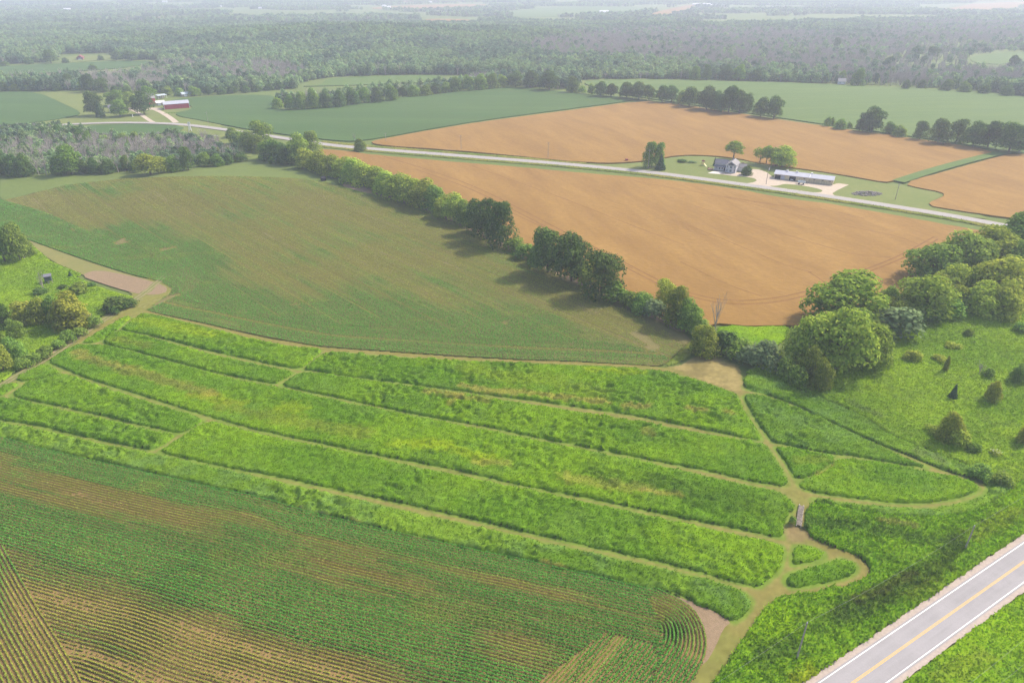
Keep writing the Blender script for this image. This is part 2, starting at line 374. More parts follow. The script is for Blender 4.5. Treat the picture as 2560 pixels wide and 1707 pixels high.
for txt, mat, lab in (("s 1055,49 1106,47 1190,50 1190,60 1140,62 1088,62 1055,58", 'wheat', 'small orange field far off among the woods'),
        ("s 277,46 380,44 475,43 475,49 400,51 300,50", 'wheat', 'thin far tan field above the woods'),
        ("s 1622,37 1665,24 1735,11 1742,14 1715,32 1650,38", 'wheat', 'far tan triangular field near distant farm'),
        ("s 2330,30 2370,22 2450,7 2700,3 2700,18 2560,16 2477,28 2370,30", 'wheat', 'far pale tan field at the frame corner'),
        ("s 2423,141 2505,132 2560,130 2700,130 2700,152 2560,152 2500,163 2430,158", 'bean_pale', 'pale green clearing in the dead woods'),
        ("s 2314,112 2400,107 2480,109 2450,116 2350,120", 'bean_pale', 'thin pale clearing in the far woods'),
        ("s 1260,28 1420,16 1640,18 1600,34 1400,42 1290,44", 'bean_pale', 'far green field beyond the woods'),
        ("s 500,44 620,37 720,36 700,46 560,50", 'bean_pale', 'far green field near thin tan field'),
        ("s 900,22 1000,14 1200,10 1240,16 1050,26", 'wheat', 'very far tan field under the haze'),
        ("s 310,17 402,14 420,18 330,20", 'wheat', 'very far pale strip of tan field'),
        ("s 1780,8 2000,2 2200,4 2100,12 1900,14", 'bean_pale', 'very far pale field under the haze'),
        ("s 560,6 800,3 1100,4 1000,10 700,11", 'wheat', 'long far pale field near the horizon'),
        ("s 0,12 200,4 300,6 150,16 0,18", 'bean_pale', 'far green field in the haze corner'),
        ("s 157,140 278,136 300,146 252,151 157,158", 'lawn', 'dry pale lawn round the far red farmhouse')):
    sheet('field', gpoly(txt, .3), M[mat], .3, 60, .6, lab, 'field')
sheet('lawn', gpoly("s 1440,409 1530,412 1618,405 1700,390 1773,391 1846,399 1956,419 2066,433 2139,446 2212,459 2255,462 2322,476 2358,482 2360,488 2350,494 2318,508 2329,516 2395,526 2470,541 2464,549 2358,532 2175,503 2029,481 1883,461 1700,438 1581,423"), M['lawn'], .02, 6, 0, 'mown lawn round the pale farmhouse', 'lawn')
sheet('lawn', gpoly("s 91,229 165,262 205,282 190,290 110,303 0,314 -60,330 0,330 121,314 256,307 366,307 457,311 548,322 567,315 500,300 439,289 440,281 478,275 482,264 420,250 350,240 240,232"), M['lawn'], .02, 8, 0, 'dry lawn round the red barns and yard trees', 'lawn')
sheet('lawn', gpoly("i 1190,850 1300,870 1480,890 1560,920 1690,1000 1740,1080 1640,1060 1500,960 1420,920 1280,920"), M['lawn'], .02, 5, 0, 'rough lawn by the small white windmill', 'lawn')
sheet('lawn', gpoly("i 0,1155 200,1185 450,1190 950,1175 1050,1195 1300,1150 1600,1110 1760,1090 1900,1105 2120,1150 2250,1220 2352,1240 2352,1270 1900,1235 1500,1225 900,1235 500,1275 150,1330 0,1420"), M['ground'], .03, 6, 0, 'mown grass margin along the top of the sloping crop', 'grass margin')
ribbon('waterway', gpoly("s 2245,456 2330,428 2440,398 2520,380"), 8, M['bean_pale'], .72, 'green grass waterway curving through the wheat', 'waterway')
# country road, drives
ROAD = gpoly("s -120,334 20,322 121,314 256,307 366,307 457,311 548,322 640,336 713,346 780,357 850,366 996,378 1216,395 1398,409 1581,426 1700,440 1883,465 2029,485 2175,507 2358,536 2464,555 2600,582 2800,625")
ribbon('country_road', ROAD, 7.6, M['shoulder'], .10, 'pale gravel edge of the country road', 'road shoulder')
ribbon('country_road', ROAD, 6.2, M['chip'], .14, 'grey chip-sealed country road crossing behind the wheat', 'road')
for pts, w, lab in (("u 1240,440 1400,510 1540,600 1610,662", 5, 'straight pale gravel drive to the long red barn'), ("u 860,450 1000,490 1100,560 1200,630 1260,662", 4, 'curved gravel drive past the yard trees')):
    ribbon('driveway', gpoly(pts), w, M['gravel'], .12, lab, 'driveway')
sheet('driveway', gpoly("u 860,430 1000,440 1380,430 1400,470 1260,460 1000,480 870,465"), M['gravel'], .115, 5, 0, 'gravel yard in front of the red barns', 'yard')
sheet('driveway', gpoly("t 820,406 960,418 1080,433 1200,442 1280,457 1306,475 1270,495 1190,507 1210,520 1400,542 1950,628 2200,668 2062,627 2042,602 2100,567 2205,518 2092,503 2040,521 1480,454 1450,436 1400,398 1330,370 1252,364 1240,405 1100,398 900,384 868,386"), M['gravel'], .06, 5, 0, 'wide pale gravel drive between farmhouse and long shed', 'driveway', sm=0)
sheet('lawn', gpoly("t 1405,529 1500,531 1550,515 1600,510 1800,535 1930,564 1952,580 1905,600 1700,577 1500,547"), M['lawn'], .10, 4, 0, 'oval lawn island before the long shed', 'lawn')
ribbon('wheel_tracks', gpoly("s 2335,592 2250,640 2120,690 2060,715 1980,738 1900,750 1820,752 1740,738 1660,708 1560,655 1450,600 1300,522 1180,462 1050,418 960,392", .6), .8, M['track'], .62, 'dark wheel track curving through the near wheat', 'wheel track', step=3)
ribbon('wheel_tracks', gpoly("s 2345,598 2262,645 2130,695 2065,724 1985,748 1900,760 1815,760 1735,745 1650,713 1550,661 1440,606 1290,528 1170,468 1040,424", .6), .8, M['track'], .62, 'second dark wheel track beside the first in the near wheat', 'wheel track', step=3)
for t in ("n 870,895 980,965 1060,1020", "n 1640,720 1500,660 1300,620 900,540 500,440 300,390", "n 1440,800 1200,790 900,700 500,580 100,450", "n 0,830 300,980 560,1070", "n 900,905 700,850 400,720 0,560", "t 100,480 700,590 1300,690 1900,780", "t 980,630 1500,720 2000,760 2352,850", "m 900,40 1500,250 2000,450 2352,580", "m 1150,350 1600,560 2000,740"):
    ribbon('wheel_tracks', gpoly(t, .6), .55, M['track'], .615, 'faint bent line of sprayer tracks in the tan wheat', 'wheel track', step=4)
# highway
q = proj([2045.6, 2560], [1707, 1355.5]); q2 = proj([2214.5, 2560], [1707, 1456.8])
hd = (q[1] - q[0]); hd /= np.linalg.norm(hd); hn = np.array([-hd[1], hd[0]])
hw = float(np.mean([(p - q[0]) @ hn for p in q2])); HC = q[0] + hn * hw / 2     # centre line point
def hwy(off): return np.array([HC + hn * off - hd * 160, HC + hn * off + hd * 420])
hl = abs(hw) / 2; sgn = np.sign(hw)          # white lines at +-hl; camera-left side is -sgn
gl = [float((p - HC) @ hn) * -sgn for p in proj([2007, 2560, 2249, 2560], [1707, 1332, 1707, 1481])]
lw, rw = (gl[0] + gl[1]) / 2, -(gl[2] + gl[3]) / 2
ribbon('road_shoulder', hwy(-sgn * (lw - rw) / 2), lw + rw, M['shoulder'], .05, 'pale gravel shoulders under the two-lane highway', 'road shoulder', step=1.2, wob=.35)
ribbon('highway', hwy(0), 2 * hl + .7, M['asphalt'], .10, 'grey two-lane highway with double yellow centre line', 'highway', step=20)
for off, mt, lab in ((hl - .05, 'line_white', 'white edge line on one side of the highway'), (-hl + .05, 'line_white', 'white edge line on the other side of the highway'), (.14, 'line_yellow', 'one of two yellow centre lines'), (-.14, 'line_yellow', 'other of two yellow centre lines')):
    ribbon('road_marking', hwy(off), .16 if mt == 'line_white' else .13, M[mt], .106, lab, 'road marking', step=20)
DIRT = gpoly("s -60,1000 0,966 60,930 130,890 200,840 260,800 310,768 345,745 385,715 412,690")
dl_ = resample(smooth(DIRT, 2), 3); dd_ = np.gradient(dl_, axis=0); dd_ /= np.linalg.norm(dd_, axis=1)[:, None]; dn_ = np.stack([-dd_[:, 1], dd_[:, 0]], 1)
ribbon('dirt_track', DIRT, 3.4, M['lawn'], .11, 'grassy crown of the dirt track beside the green strips', 'dirt track', wob=.5, step=2)
for o_, w_ in ((.85, 'one pale wheel rut of the dirt track'), (-.85, 'other pale wheel rut of the dirt track')): ribbon('dirt_track', dl_ + dn_ * o_, .85, M['track_dirt'], .14, w_, 'dirt track', wob=.45, step=1.5, sm=0)
sheet('grass_margin', gpoly('s 60,596 88,607 219,654 329,689 402,705 430,722 425,735 405,748 368,774 330,764 345,745 300,715 215,692 130,655'), M['dry_lawn'], .05, 4, 0, 'dry mown strip between the left meadow and the crop', 'grass margin')
sheet('bare_plot', gpoly("s 200,690 237,674 320,688 404,711 422,724 408,736 362,738 312,727 255,709"), M['soil_pink'], .10, 4, 0, 'bare pinkish tilled plot beside the meadow', 'soil plot')
sheet('bare_soil', gpoly("q 1560,590 1750,660 1850,690 1990,750 2140,825 2075,870 2040,960 1990,1060 1955,1110 1900,1150 1800,1100 1700,900 1600,700"), M['soil_pink'], .08, 3, 0, 'bare pink soil wedge at the end of the crop rows', 'soil')

# ------------------------------------------------------------------ tall grass, mown paths
BLOBS = []                                   # (ground polyline, radius, colour, strength): stands of other plants
def blob(txt, r, c, s=.8): BLOBS.append((gpoly(txt, .8), r, np.array(c), s))
TAN, DRK, LIME, OLV, YEL = (.46, .35, .09), (.085, .17, .016), (.38, .47, .012), (.31, .32, .04), (.50, .42, .02)
blob("a 740,540 850,600 1000,645 1150,690 1400,760 1650,830 1900,910 2050,950", 2.2, TAN, .8)
blob("a 850,620 1200,740 1500,790 1750,870 1950,940", 1.6, DRK, .75)
blob("b 0,850 300,900 700,985 1000,1050 1400,1100", 2.6, OLV, .6); blob("b 250,900 480,930 700,900", 2.5, DRK, .5)
blob("b 1700,1190 2200,1230 c 100,1150 300,1180", 2.2, LIME, .8); blob("b 600,840 750,860", 3, LIME, .6)
blob("c 1100,1380 1500,1440 1900,1490", 2.0, TAN, .6); blob("c 200,1230 500,1250", 1.6, TAN, .6)
blob("c 1300,1290 1700,1400 2000,1440 2200,1490 g 1400,110 1700,170 2100,230 2300,300", 2.6, DRK, .75)
blob("g 1850,260 2200,290", 1.2, TAN, .7); blob("d 0,1340 300,1400 600,1480 900,1520", 3.0, DRK, .7); blob("h 200,40 500,90 900,140 1080,170", 2.6, DRK, .7)
blob("c 50,480 300,530 700,550 1000,590 1300,620 1500,650", 1.7, TAN, .85); blob("c 1650,680 1880,680", 1.8, TAN, .85); blob("d 320,625 480,650", 1.3, TAN, .8); blob("d 680,650 750,680", 1.2, TAN, .7)
blob("c 100,300 500,400 900,430 1400,560", 4.5, OLV, .35)
blob("b 2000,700 2300,720", 1.6, TAN, .75); blob("b 2220,800 2300,740", 1.0, TAN, .7); blob("c 0,600 300,620", 1.3, TAN, .6); blob("c 1850,920 1920,950", 1.5, TAN, .6)
blob("a 1350,220 1700,300 2050,360", 3.4, LIME, .75); blob("a 1150,420 1450,480", 2.0, (.26, .27, .045), .7); blob("a 1900,960 2352,1050", 2, YEL, .35)
blob("c 1300,320 1600,340 1850,355", 1.6, LIME, .8); blob("d 1400,1130 1650,1130", 2.0, OLV, .45)
blob("d 1560,1270 1730,1175", .5, TAN, .9); blob("f 700,810 850,860 1000,890", .9, (.34, .32, .12), .85)
blob("g 850,970 1000,1000 1080,1030", .9, TAN, .9); blob("f 1250,925 1330,950", .6, TAN, .8)
blob("r 900,890 1000,850 1150,790 1300,715 1450,640 1560,580 1650,520 1720,470 1780,400 1830,330 1850,290", 2.3, (.065, .085, .026), .9)
blob("r 1050,760 1250,690 1500,560", 1.0, (.10, .075, .03), .7)
blob("r 300,1230 450,1150 570,1130", 2.2, (.06, .12, .03), .8); blob("r 680,960 900,930 1050,880", 2.5, (.08, .17, .035), .5)
blob("r 680,170 900,185 1100,200 1400,255 1650,310 1800,330", 2.4, (.07, .135, .03), .8)
blob("r 1250,150 1400,170 1500,190", 1.1, (.34, .28, .10), .8); blob("r 1950,280 2100,190 2300,90", 2.0, OLV, .6); blob("r 560,1380 700,1310", 1.5, YEL, .5); blob("r 1480,740 1700,640", 1.6, (.25, .25, .04), .4)
blob("d 1300,420 1600,520 1900,650 2200,810", 2.0, (.10, .16, .04), .5); blob("d 1900,560 2050,620 2200,690", 1.6, (.10, .13, .06), .7)
blob("e 1350,660 1500,700 1560,760", 1.8, (.15, .16, .09), .6); blob("r 1700,1350 1900,1260 2050,1190", 2, OLV, .5)
def veg_colour(x, y, base, var=1.0, seed=0, blobs=True):
    lo = fbm(x / 26, y / 16, seed + 3, 3); mi = fbm(x / 5, y / 3.5, seed + 5, 3)
    a = np.array([.145, .285, .016]); b = np.array([.215, .365, .015]); c = np.array([.17, .30, .035])
    if base == 'meadow': a, b, c = np.array([.20, .33, .022]), np.array([.27, .40, .024]), np.array([.22, .33, .04])
    if base == 'road': a, b, c = np.array([.19, .35, .014]), np.array([.28, .45, .014]), np.array([.21, .36, .03])
    if base == 'leafy': a, b, c = np.array([.14, .265, .02]), np.array([.22, .36, .03]), np.array([.18, .31, .07])
    if base == 'dry': a, b, c = np.array([.20, .25, .045]), np.array([.30, .29, .06]), np.array([.17, .26, .04])
    k = sst(lo, .32, .68)[:, None]; col = a * (1 - k) + b * k
    k2 = (sst(mi, .45, .8) * .6 * var)[:, None]; col = col * (1 - k2) + c * k2
    if blobs:
        for ln, r, cc, s in BLOBS:
            lo_, hi_ = ln.min(0) - 3 * r, ln.max(0) + 3 * r
            m = (x > lo_[0]) & (x < hi_[0]) & (y > lo_[1]) & (y < hi_[1])
            if not m.any(): continue
            d = dist_line(ln, x[m], y[m]) / r + 1.1 * (mi[m] - .5) + 1.0 * (vn(x[m] / 1.3, y[m] / 1.1, 77) - .5)
            f = ((1 - sst(d, .3, 1.5)) * s * .66)[:, None]; col[m] = col[m] * (1 - f) + cc * f
    col = col * (.72 + .26 * vn(x / 1.4, y / 1.1, seed + 7) + .34 * vn(x / .55, y / .55, seed + 8))[:, None]
    return col
def lodge(x, y, seed):                        # wind-laid swirls: warped ridges a couple of metres apart
    wx = x + 5 * (fbm(x / 9, y / 9, seed + 11, 3) - .5); wy = y + 6 * (fbm(x / 9, y / 9, seed + 21, 3) - .5)
    r = 1 - np.abs(2 * fbm(wx / 3.4, wy / 1.5, seed + 31, 3) - 1)
    return sst(r, .45, 1.0)
def tufts(x, y, z, col, h, w, lean=(0, 0), spread=.5, seed=0):
    n = len(x); g = np.random.default_rng(seed + 99); th = g.random(n) * 2 * np.pi
    hh = h * (.6 + .8 * g.random(n)); ww = w * (.6 + .8 * g.random(n))
    dx, dy = np.cos(th), np.sin(th)
    lx = lean[0] + spread * (g.random(n) - .5) * 2; ly = lean[1] + spread * (g.random(n) - .5) * 2
    A = np.stack([x - dx * ww / 2, y - dy * ww / 2, z], 1); B = np.stack([x + dx * ww / 2, y + dy * ww / 2, z], 1)
    C = np.stack([x + lx * hh + dx * ww * .2, y + ly * hh + dy * ww * .2, z + hh], 1); D = np.stack([x + lx * hh - dx * ww * .2, y + ly * hh - dy * ww * .2, z + hh], 1)
    Vt = np.stack([A, B, C, D], 1).reshape(-1, 3); f = np.arange(4 * n).reshape(-1, 4)
    cc = np.repeat(col * (.75 + .62 * g.random((n, 1))), 4, 0); return Vt, f, cc
def patch(name, txt, h, base, label, cat='tall grass', cell=.5, dens=3.0, lodg=1.0, seed=0, tall=True, poly=None, th=None, edge=.28, maxd=None, mat='veg', grow=0.0, tw=.34, excl=()):
    P = poly if poly is not None else (gpoly_tall(txt, h) if tall else gpoly(txt))
    P = smooth(P, 1, True)
    x0, y0 = P.min(0) - 1; x1, y1 = P.max(0) + 1
    gx, gy = np.meshgrid(np.arange(x0, x1, cell), np.arange(y0, y1, cell)); sh = gx.shape; x, y = gx.ravel(), gy.ravel()
    sd = sdf(P, x, y) + .5 * (vn(x / 1.1, y / 1.1, seed + 41) - .5) + grow
    for E_ in excl: sd = np.minimum(sd, -sdf(E_, x, y))
    L = lodge(x, y, seed); mask = sst(fbm(x / 14, y / 10, seed + 51, 2), .35, .65) * lodg
    hh = h * sst(sd, -.1, edge) * (.78 + .30 * (fbm(x / 2.2, y / 2.2, seed + 61, 3) - .5) * 2 + (1.15 * (L - .5)) * (.22 + .78 * mask))
    z = T(x, y) + np.where(sd > 0, np.maximum(hh, .05), -.05)
    col = veg_colour(x, y, base, 1, seed)
    ok = (sd > -cell * .8).reshape(sh); q = ok[:-1, :-1] & ok[1:, :-1] & ok[:-1, 1:] & ok[1:, 1:]
    idx = np.arange(len(x)).reshape(sh); f = np.stack([idx[:-1, :-1][q], idx[:-1, 1:][q], idx[1:, 1:][q], idx[1:, :-1][q]], 1)
    use = np.zeros(len(x), bool); use[f.ravel()] = True; re = np.cumsum(use) - 1
    V = np.stack([x, y, z], 1)[use]; C = col[use] * .85; f = re[f]
    faces = [f]
    cand = np.nonzero(sd > .1)[0]; n = int(len(cand) * cell * cell * dens)
    if n and len(cand):
        g = np.random.default_rng(seed + 5); k = cand[g.integers(0, len(cand), n)]
        tx = x[k] + (g.random(n) - .5) * cell; ty = y[k] + (g.random(n) - .5) * cell
        lean = (.45 * lodg + .1, -.35 * lodg)
        tv, tf, tc = tufts(tx, ty, z[k] - .12 * h, col[k], th or .55 * h, tw, lean, .95, seed)
        faces.append(tf + len(V)); V = np.vstack([V, tv]); C = np.vstack([C, tc])
    return tag(obj(name, mesh_np(V, faces, C, name=name), M[mat]), label, cat, 'tall grass stands' if cat == 'tall grass' else None, 'stuff')
STRIPS = [
 ("a 1195,330 1230,290 1320,215 1400,165 1650,215 1900,280 2200,350 2352,400 b 400,215 700,268 900,283 945,295 915,345 830,420 740,478 600,460 300,395 a 2100,545 1900,492 1700,442 1500,390 1300,350", 'bright green strip touching the crop, left of the cross path', 'tall', .9),
 ("a 1020,445 1050,395 1130,345 1250,350 1500,415 1800,500 2100,580 b 157,400 400,455 600,488 672,512 640,550 510,618 490,622 400,607 200,572 0,528 a 2100,742 1800,668 1500,583 1200,508 1060,475", 'second green strip below the crop, yellowish at one end', 'tall', .8),
 ("a 815,445 900,390 1100,270 1215,205 1275,205 1255,240 1100,370 980,440 880,462", 'thin green strip alongside the dirt track', 'tall', .4),
 ("a 465,645 560,575 700,490 850,475 1000,482 1200,522 1500,602 1800,682 2100,760 b 0,556 300,620 500,655 800,715 1000,770 1400,850 1800,930 2100,990 c 0,868 300,920 700,1000 1100,1085 1500,1165 1900,1240 d 0,1182 300,1250 700,1345 1000,1405 1200,1445 1290,1500 1330,1560 h 1130,110 1050,180 1020,230 1008,300 1003,405 850,378 600,322 300,258 0,210 g 2000,472 1700,412 1400,347 1000,272 600,192 300,124 f 2200,432 2000,392 1600,317 1200,237 800,152 500,92 250,35 a 2195,1218 2100,1192 1900,1132 1700,1068 1400,973 1100,883 800,783 600,698", 'longest green strip with tan reeds along its wet middle', 'tall', .55),
 ("b 785,488 880,410 960,340 1020,318 1150,315 1500,345 1800,370 2100,385 c 78,243 400,257 800,275 1200,287 1500,300 1800,325 2000,352 2200,392 d 200,300 400,352 600,420 760,478 795,510 830,610 900,720 980,830 1028,912 1020,938 950,932 700,882 400,818 0,740 c 1600,750 1200,694 900,650 600,610 300,574 b 2273,686 2100,664 1700,608 1400,573 1100,532 900,498", 'wind-laid strip with golden seed heads below the crop', 'tall', 1.2),
 ("b 560,640 640,580 740,517 900,512 1200,560 1500,602 1800,642 2100,690 c 78,570 300,602 600,652 900,692 1200,747 1600,802 1960,875 d 0,788 400,870 700,917 950,952 1060,985 1120,1060 1200,1180 1260,1290 1287,1362 1250,1388 1150,1378 900,1333 600,1258 300,1198 0,1144 c 1700,1169 1400,1109 1100,1049 800,994 400,904 0,834 b 2000,944 1700,884 1400,819 1100,754 800,694", 'wind-laid strip between golden strip and the reedy strip', 'tall', 1.2),
 ("d 865,515 905,490 1000,497 1200,557 1500,665 1700,762 2000,902 2200,1002 e 1098,685 1250,750 1400,818 1200,793 980,752 700,708 400,654 d 1900,1095 1600,1052 1300,993 1150,958 1100,902 1020,792 950,692 900,592", 'leafy triangular plot with its point towards the loop path', 'leafy', .9),
 ("d 1180,1012 1260,1010 1500,1045 1745,1088 1725,1165 1560,1265 1385,1332 1320,1230 1240,1110", 'small green wedge beside the loop plot', 'tall', .5),
 ("d 1398,1350 1560,1292 1740,1185 1790,1115 2100,1145 e 1098,795 1300,832 1500,872 1700,912 1850,962 1905,1002 1880,1042 1780,1092 1600,1132 1300,1167 1000,1153 700,1113 400,1073 200,1033 150,993", 'smooth leaf-shaped green plot inside the loop path', 'tall', .35),
 ("d 862,300 1000,300 1200,370 1500,480 1800,600 2100,740 e 1000,480 1400,640 1800,795 2150,930 2260,1000 2150,1090 1900,1230 1600,1310 1000,1290 500,1190 280,1150 300,1115 500,1148 800,1188 1100,1213 1400,1223 1700,1185 1900,1122 1990,1072 2012,1020 1980,972 1900,922 1750,882 1550,832 1400,772 1250,702 1098,652 d 2200,985 2000,893 1800,803 1600,713 1400,613 1200,533 1000,473 868,434", 'leafy band wrapping round the outside of the loop path', 'leafy', .8),
 ("a 110,968 250,852 430,792 600,762 750,800 1000,895 1300,990 1600,1085 1800,1140 1985,1203 1940,1250 1850,1312 1770,1340 1700,1333 1500,1283 1200,1218 900,1144 600,1079 400,1043 250,1008", 'green strip below the reedy strip, left of the lower cross path', 'tall', 1.0),
 ("a 165,820 200,770 330,700 440,665 570,735 565,760 450,790 250,835", 'short green patch beside the dirt track', 'tall', .4),
 ("a -100,960 0,900 80,860 160,850 165,880 80,930 0,985", 'tiny green corner where the dirt track leaves the frame', 'tall', .4),
 ("a -250,960 0,1008 120,1000 300,1050 600,1112 900,1182 1200,1252 1500,1322 1692,1358 1685,1385 1600,1452 1500,1502 1400,1493 1200,1443 900,1393 600,1318 300,1248 0,1208 -250,1165", 'wavy green strip just above the lowest mown path', 'tall', 1.1),
 ("a 1570,1525 1640,1470 1800,1372 1990,1242 2100,1232 f 157,48 300,87 600,152 1000,232 1400,312 1800,402 2100,462 g 78,120 400,192 800,272 1200,362 1600,442 2000,532 h 157,290 400,352 700,412 900,452 1000,485 1012,550 970,690 930,750 850,822 770,872 730,880 600,848 300,763 0,685 g 2000,949 1700,884 1400,819 1100,754 800,689 500,619 200,544 f 2273,886 2000,829 1700,759 1400,694 1100,634 800,569 400,484 0,414 a 1800,1580", 'long smooth green strip ending at the fork of paths', 'tall', .6),
 ("a -250,1185 0,1242 300,1292 600,1362 900,1432 1200,1492 1500,1545 f 0,447 400,537 800,627 1200,722 1600,817 2000,907 g 78,590 400,662 800,757 1200,842 1600,932 2000,1022 h 157,795 300,827 500,892 620,942 690,1012 670,1092 600,1172 520,1222 450,1192 350,1122 200,1082 100,1012 0,955 g 2000,1220 1800,1195 1500,1125 1200,1055 900,990 600,915 300,860 0,795 f 2000,1120 1700,1055 1400,990 1200,935 850,862 650,795 400,725 200,675 0,645 a 1800,1800 1200,1660 600,1535 450,1495 200,1425 0,1375 -250,1330", 'coarse green strip bordering the near crop rows', 'leafy', 1.0),
 ("h 1105,670 1115,560 1130,490 1200,480 1300,500 1400,545 1405,590 1330,630 1200,655", 'small green triangle inside the turning loop', 'tall', .35),
 ("h 1040,840 1060,780 1130,745 1300,700 1450,650 1600,618 1690,645 1720,690 1690,750 1600,800 1400,845 1200,880 1080,885", 'small green oval inside the turning loop', 'tall', .35)]
SPOLY = []
for i, (txt, lab, base, lg) in enumerate(STRIPS):
    hgt = .90 if i not in (16, 17, 12) else .85
    SPOLY.append(gpoly_tall(txt, hgt))
    patch('tall_grass', txt, hgt, base, lab, seed=100 + 13 * i, lodg=lg, grow=.16, cell=.45, dens=11, th=.30, tw=.24)
# roadside, meadows
patch('roadside_grass', "h 1240,365 1330,432 1500,502 1700,562 1820,642 1866,712 1860,760 1820,802 1700,862 1500,912 1300,938 1100,973 980,1003 850,1073 780,1172 700,1282 620,1402 540,1522 500,1590 200,1990 s 1930,1760 2007,1707 2100,1644 2300,1508 2560,1332 2680,1250 2680,1150 2560,1200 e 2260,1010 2150,1100 1900,1240 1600,1320 1000,1300 500,1200 280,1160 200,1260", 1.0, 'road', 'weedy roadside grass with dark ditch reeds beside the highway', 'grass', .45, 10, .3, 901, tall=False)
patch('roadside_grass', "s 2256,1707 2400,1596 2560,1482 2700,1390 2700,1850 2140,1790", .6, 'road', 'green grass verge on the far side of the highway', 'grass', .4, 10, .3, 917, tall=False)
MEAD = gpoly("s 1862,934 1905,905 1950,930 2060,945 2120,880 2200,840 2330,800 2420,770 2520,720 2680,640 2680,1160 2560,1190 e 2260,1000 2150,930 1800,795 1400,640 1000,480 d 2100,740 1800,600 1500,480 1200,370 1000,300 880,290")
patch('meadow', '', .55, 'meadow', 'rough green meadow beyond the loop path', 'meadow', .5, 9, .7, 931, poly=MEAD)
dr_ = resample(DIRT, 4); dd_ = np.gradient(dr_, axis=0); dd_ /= np.linalg.norm(dd_, axis=1)[:, None]; dn_ = np.stack([-dd_[:, 1], dd_[:, 0]], 1); DRT = np.vstack([dr_ + dn_ * 2.3, (dr_ - dn_ * 2.3)[::-1]])
LMEAD = gpoly("s -60,990 0,955 60,915 130,875 200,826 255,790 300,762 338,738 352,722 300,706 215,688 140,655 92,618 60,600 -60,560")
patch('meadow', '', .5, 'meadow', 'rough meadow left of the dirt track', 'meadow', .6, 6, .6, 947, poly=LMEAD, excl=(gpoly('s 190,693 237,668 330,685 410,705 430,724 410,745 362,748 310,737 250,719'), gpoly('s 60,596 88,600 219,648 300,675 240,680 205,686 130,655'), DRT))
patch('grass_corner', "s 1655,918 1700,880 1730,850 1752,858 1740,880 1700,905", .35, 'dry', 'yellow-green weedy corner at the crop tip', 'grass', .6, 3, .3, 953, tall=False)
patch('grass_plot', "s 1800,812 1960,810 1985,835 1930,870 1820,860 1790,840", .4, 'road', 'small green plot between hedgerow and big tree', 'grass', .6, 3, .2, 955, tall=False)
vb = resample(smooth(ROAD, 2), 8); dv = np.gradient(vb, axis=0); dv /= np.linalg.norm(dv, axis=1)[:, None]; nv = np.stack([-dv[:, 1], dv[:, 0]], 1); vk = vb[:, 0] > P1(780, 357)[0]; vb, nv = vb[vk], nv[vk]
patch('verge', '', .4, 'dry', 'bright grass verge along the near side of the country road', 'grass verge', .9, 1.5, .4, 961, poly=np.vstack([vb - nv * 4.2, (vb - nv * 8.5)[::-1]]))
v2 = vb[:, 0] < P1(1480, 413)[0]
patch('verge', '', .4, 'dry', 'grass verge along the far side of the country road', 'grass verge', .9, 1.5, .4, 967, poly=np.vstack([vb[v2] + nv[v2] * 9.5, (vb[v2] + nv[v2] * 4.2)[::-1]]))
# mown paths: one turf sheet under all the strips, greener against the stands
PATHS = gpoly("s -80,1010 0,958 60,922 200,832 300,758 350,722 400,650 430,690 445,722 372,775 410,787 510,808 600,829 662,843 739,856 815,868 917,875 1045,884 1140,891 1293,899 1446,904 1599,912 1660,918 1700,912 1750,882 1790,885 1850,915 1862,960 2000,1010 2200,1110 2400,1190 2520,1230 2480,1280 2300,1310 2050,1280 2030,1330 2150,1390 2185,1430 2160,1470 2000,1490 1920,1520 1860,1600 1800,1700 1770,1780 1640,1780 1735,1680 1760,1610 1750,1540 1700,1495 1560,1430 1300,1370 1000,1320 700,1260 400,1170 0,1085 -80,1070")
x0, y0 = PATHS.min(0); x1, y1 = PATHS.max(0); c_ = .55
gx, gy = np.meshgrid(np.arange(x0, x1, c_), np.arange(y0, y1, c_)); sh = gx.shape; x, y = gx.ravel(), gy.ravel()
ok = inside(PATHS, x, y); d = np.full(len(x), 9.0)
for P in SPOLY:
    lo_, hi_ = P.min(0) - 4, P.max(0) + 4; m = ok & (x > lo_[0]) & (x < hi_[0]) & (y > lo_[1]) & (y < hi_[1])
    d[m] = np.minimum(d[m], np.where(inside(P, x[m], y[m]), 0, dist_line(P, x[m], y[m], True)))
tan = np.array([.19, .165, .048]); grn = np.array([.14, .21, .03]); olv = np.array([.165, .175, .042])
n1 = fbm(x / 7, y / 5, 5, 3); n2 = fbm(x / 1.2, y / 1.2, 9, 3)
k = sst(d + 1.0 * (n2 - .5), .6, 1.7)[:, None]; wide = sst(d, 2.6, 5)[:, None]
col = grn * (1 - k) + (tan * (1 - wide * .5) + olv * wide * .5) * k
k = (sst(n1, .5, .75) * .5)[:, None]; col = col * (1 - k) + olv * k
dry = gpoly("d 100,215 300,120 480,90 600,130 700,180 790,190 850,260 880,400 860,500 790,490 600,420 400,350 150,240"); k = (sst(sdf(dry, x, y) + 2 * (n2 - .5), -1, 2) * .85)[:, None]
col = col * (1 - k) + np.array([.28, .215, .085]) * (1 - .35 * sst(n1, .4, .7))[:, None] * k
for t_ in ("h 1040,330 1250,370 1100,390", "h 240,1020 200,1060"): 
    k = (1 - sst(dist_line(gpoly(t_), x, y) + 1.5 * (n2 - .5), 1.0, 2.6))[:, None] * .6; col = col * (1 - k) + np.array([.20, .135, .075]) * k
n3 = vn(x / .7, y / .7, 31); rut = np.exp(-((d - 1.25) / .3) ** 2)[:, None]; col = col * (1 - .35 * rut) + np.array([.24, .19, .075]) * .35 * rut; col *= (.70 + .34 * n2 + .26 * n3)[:, None]
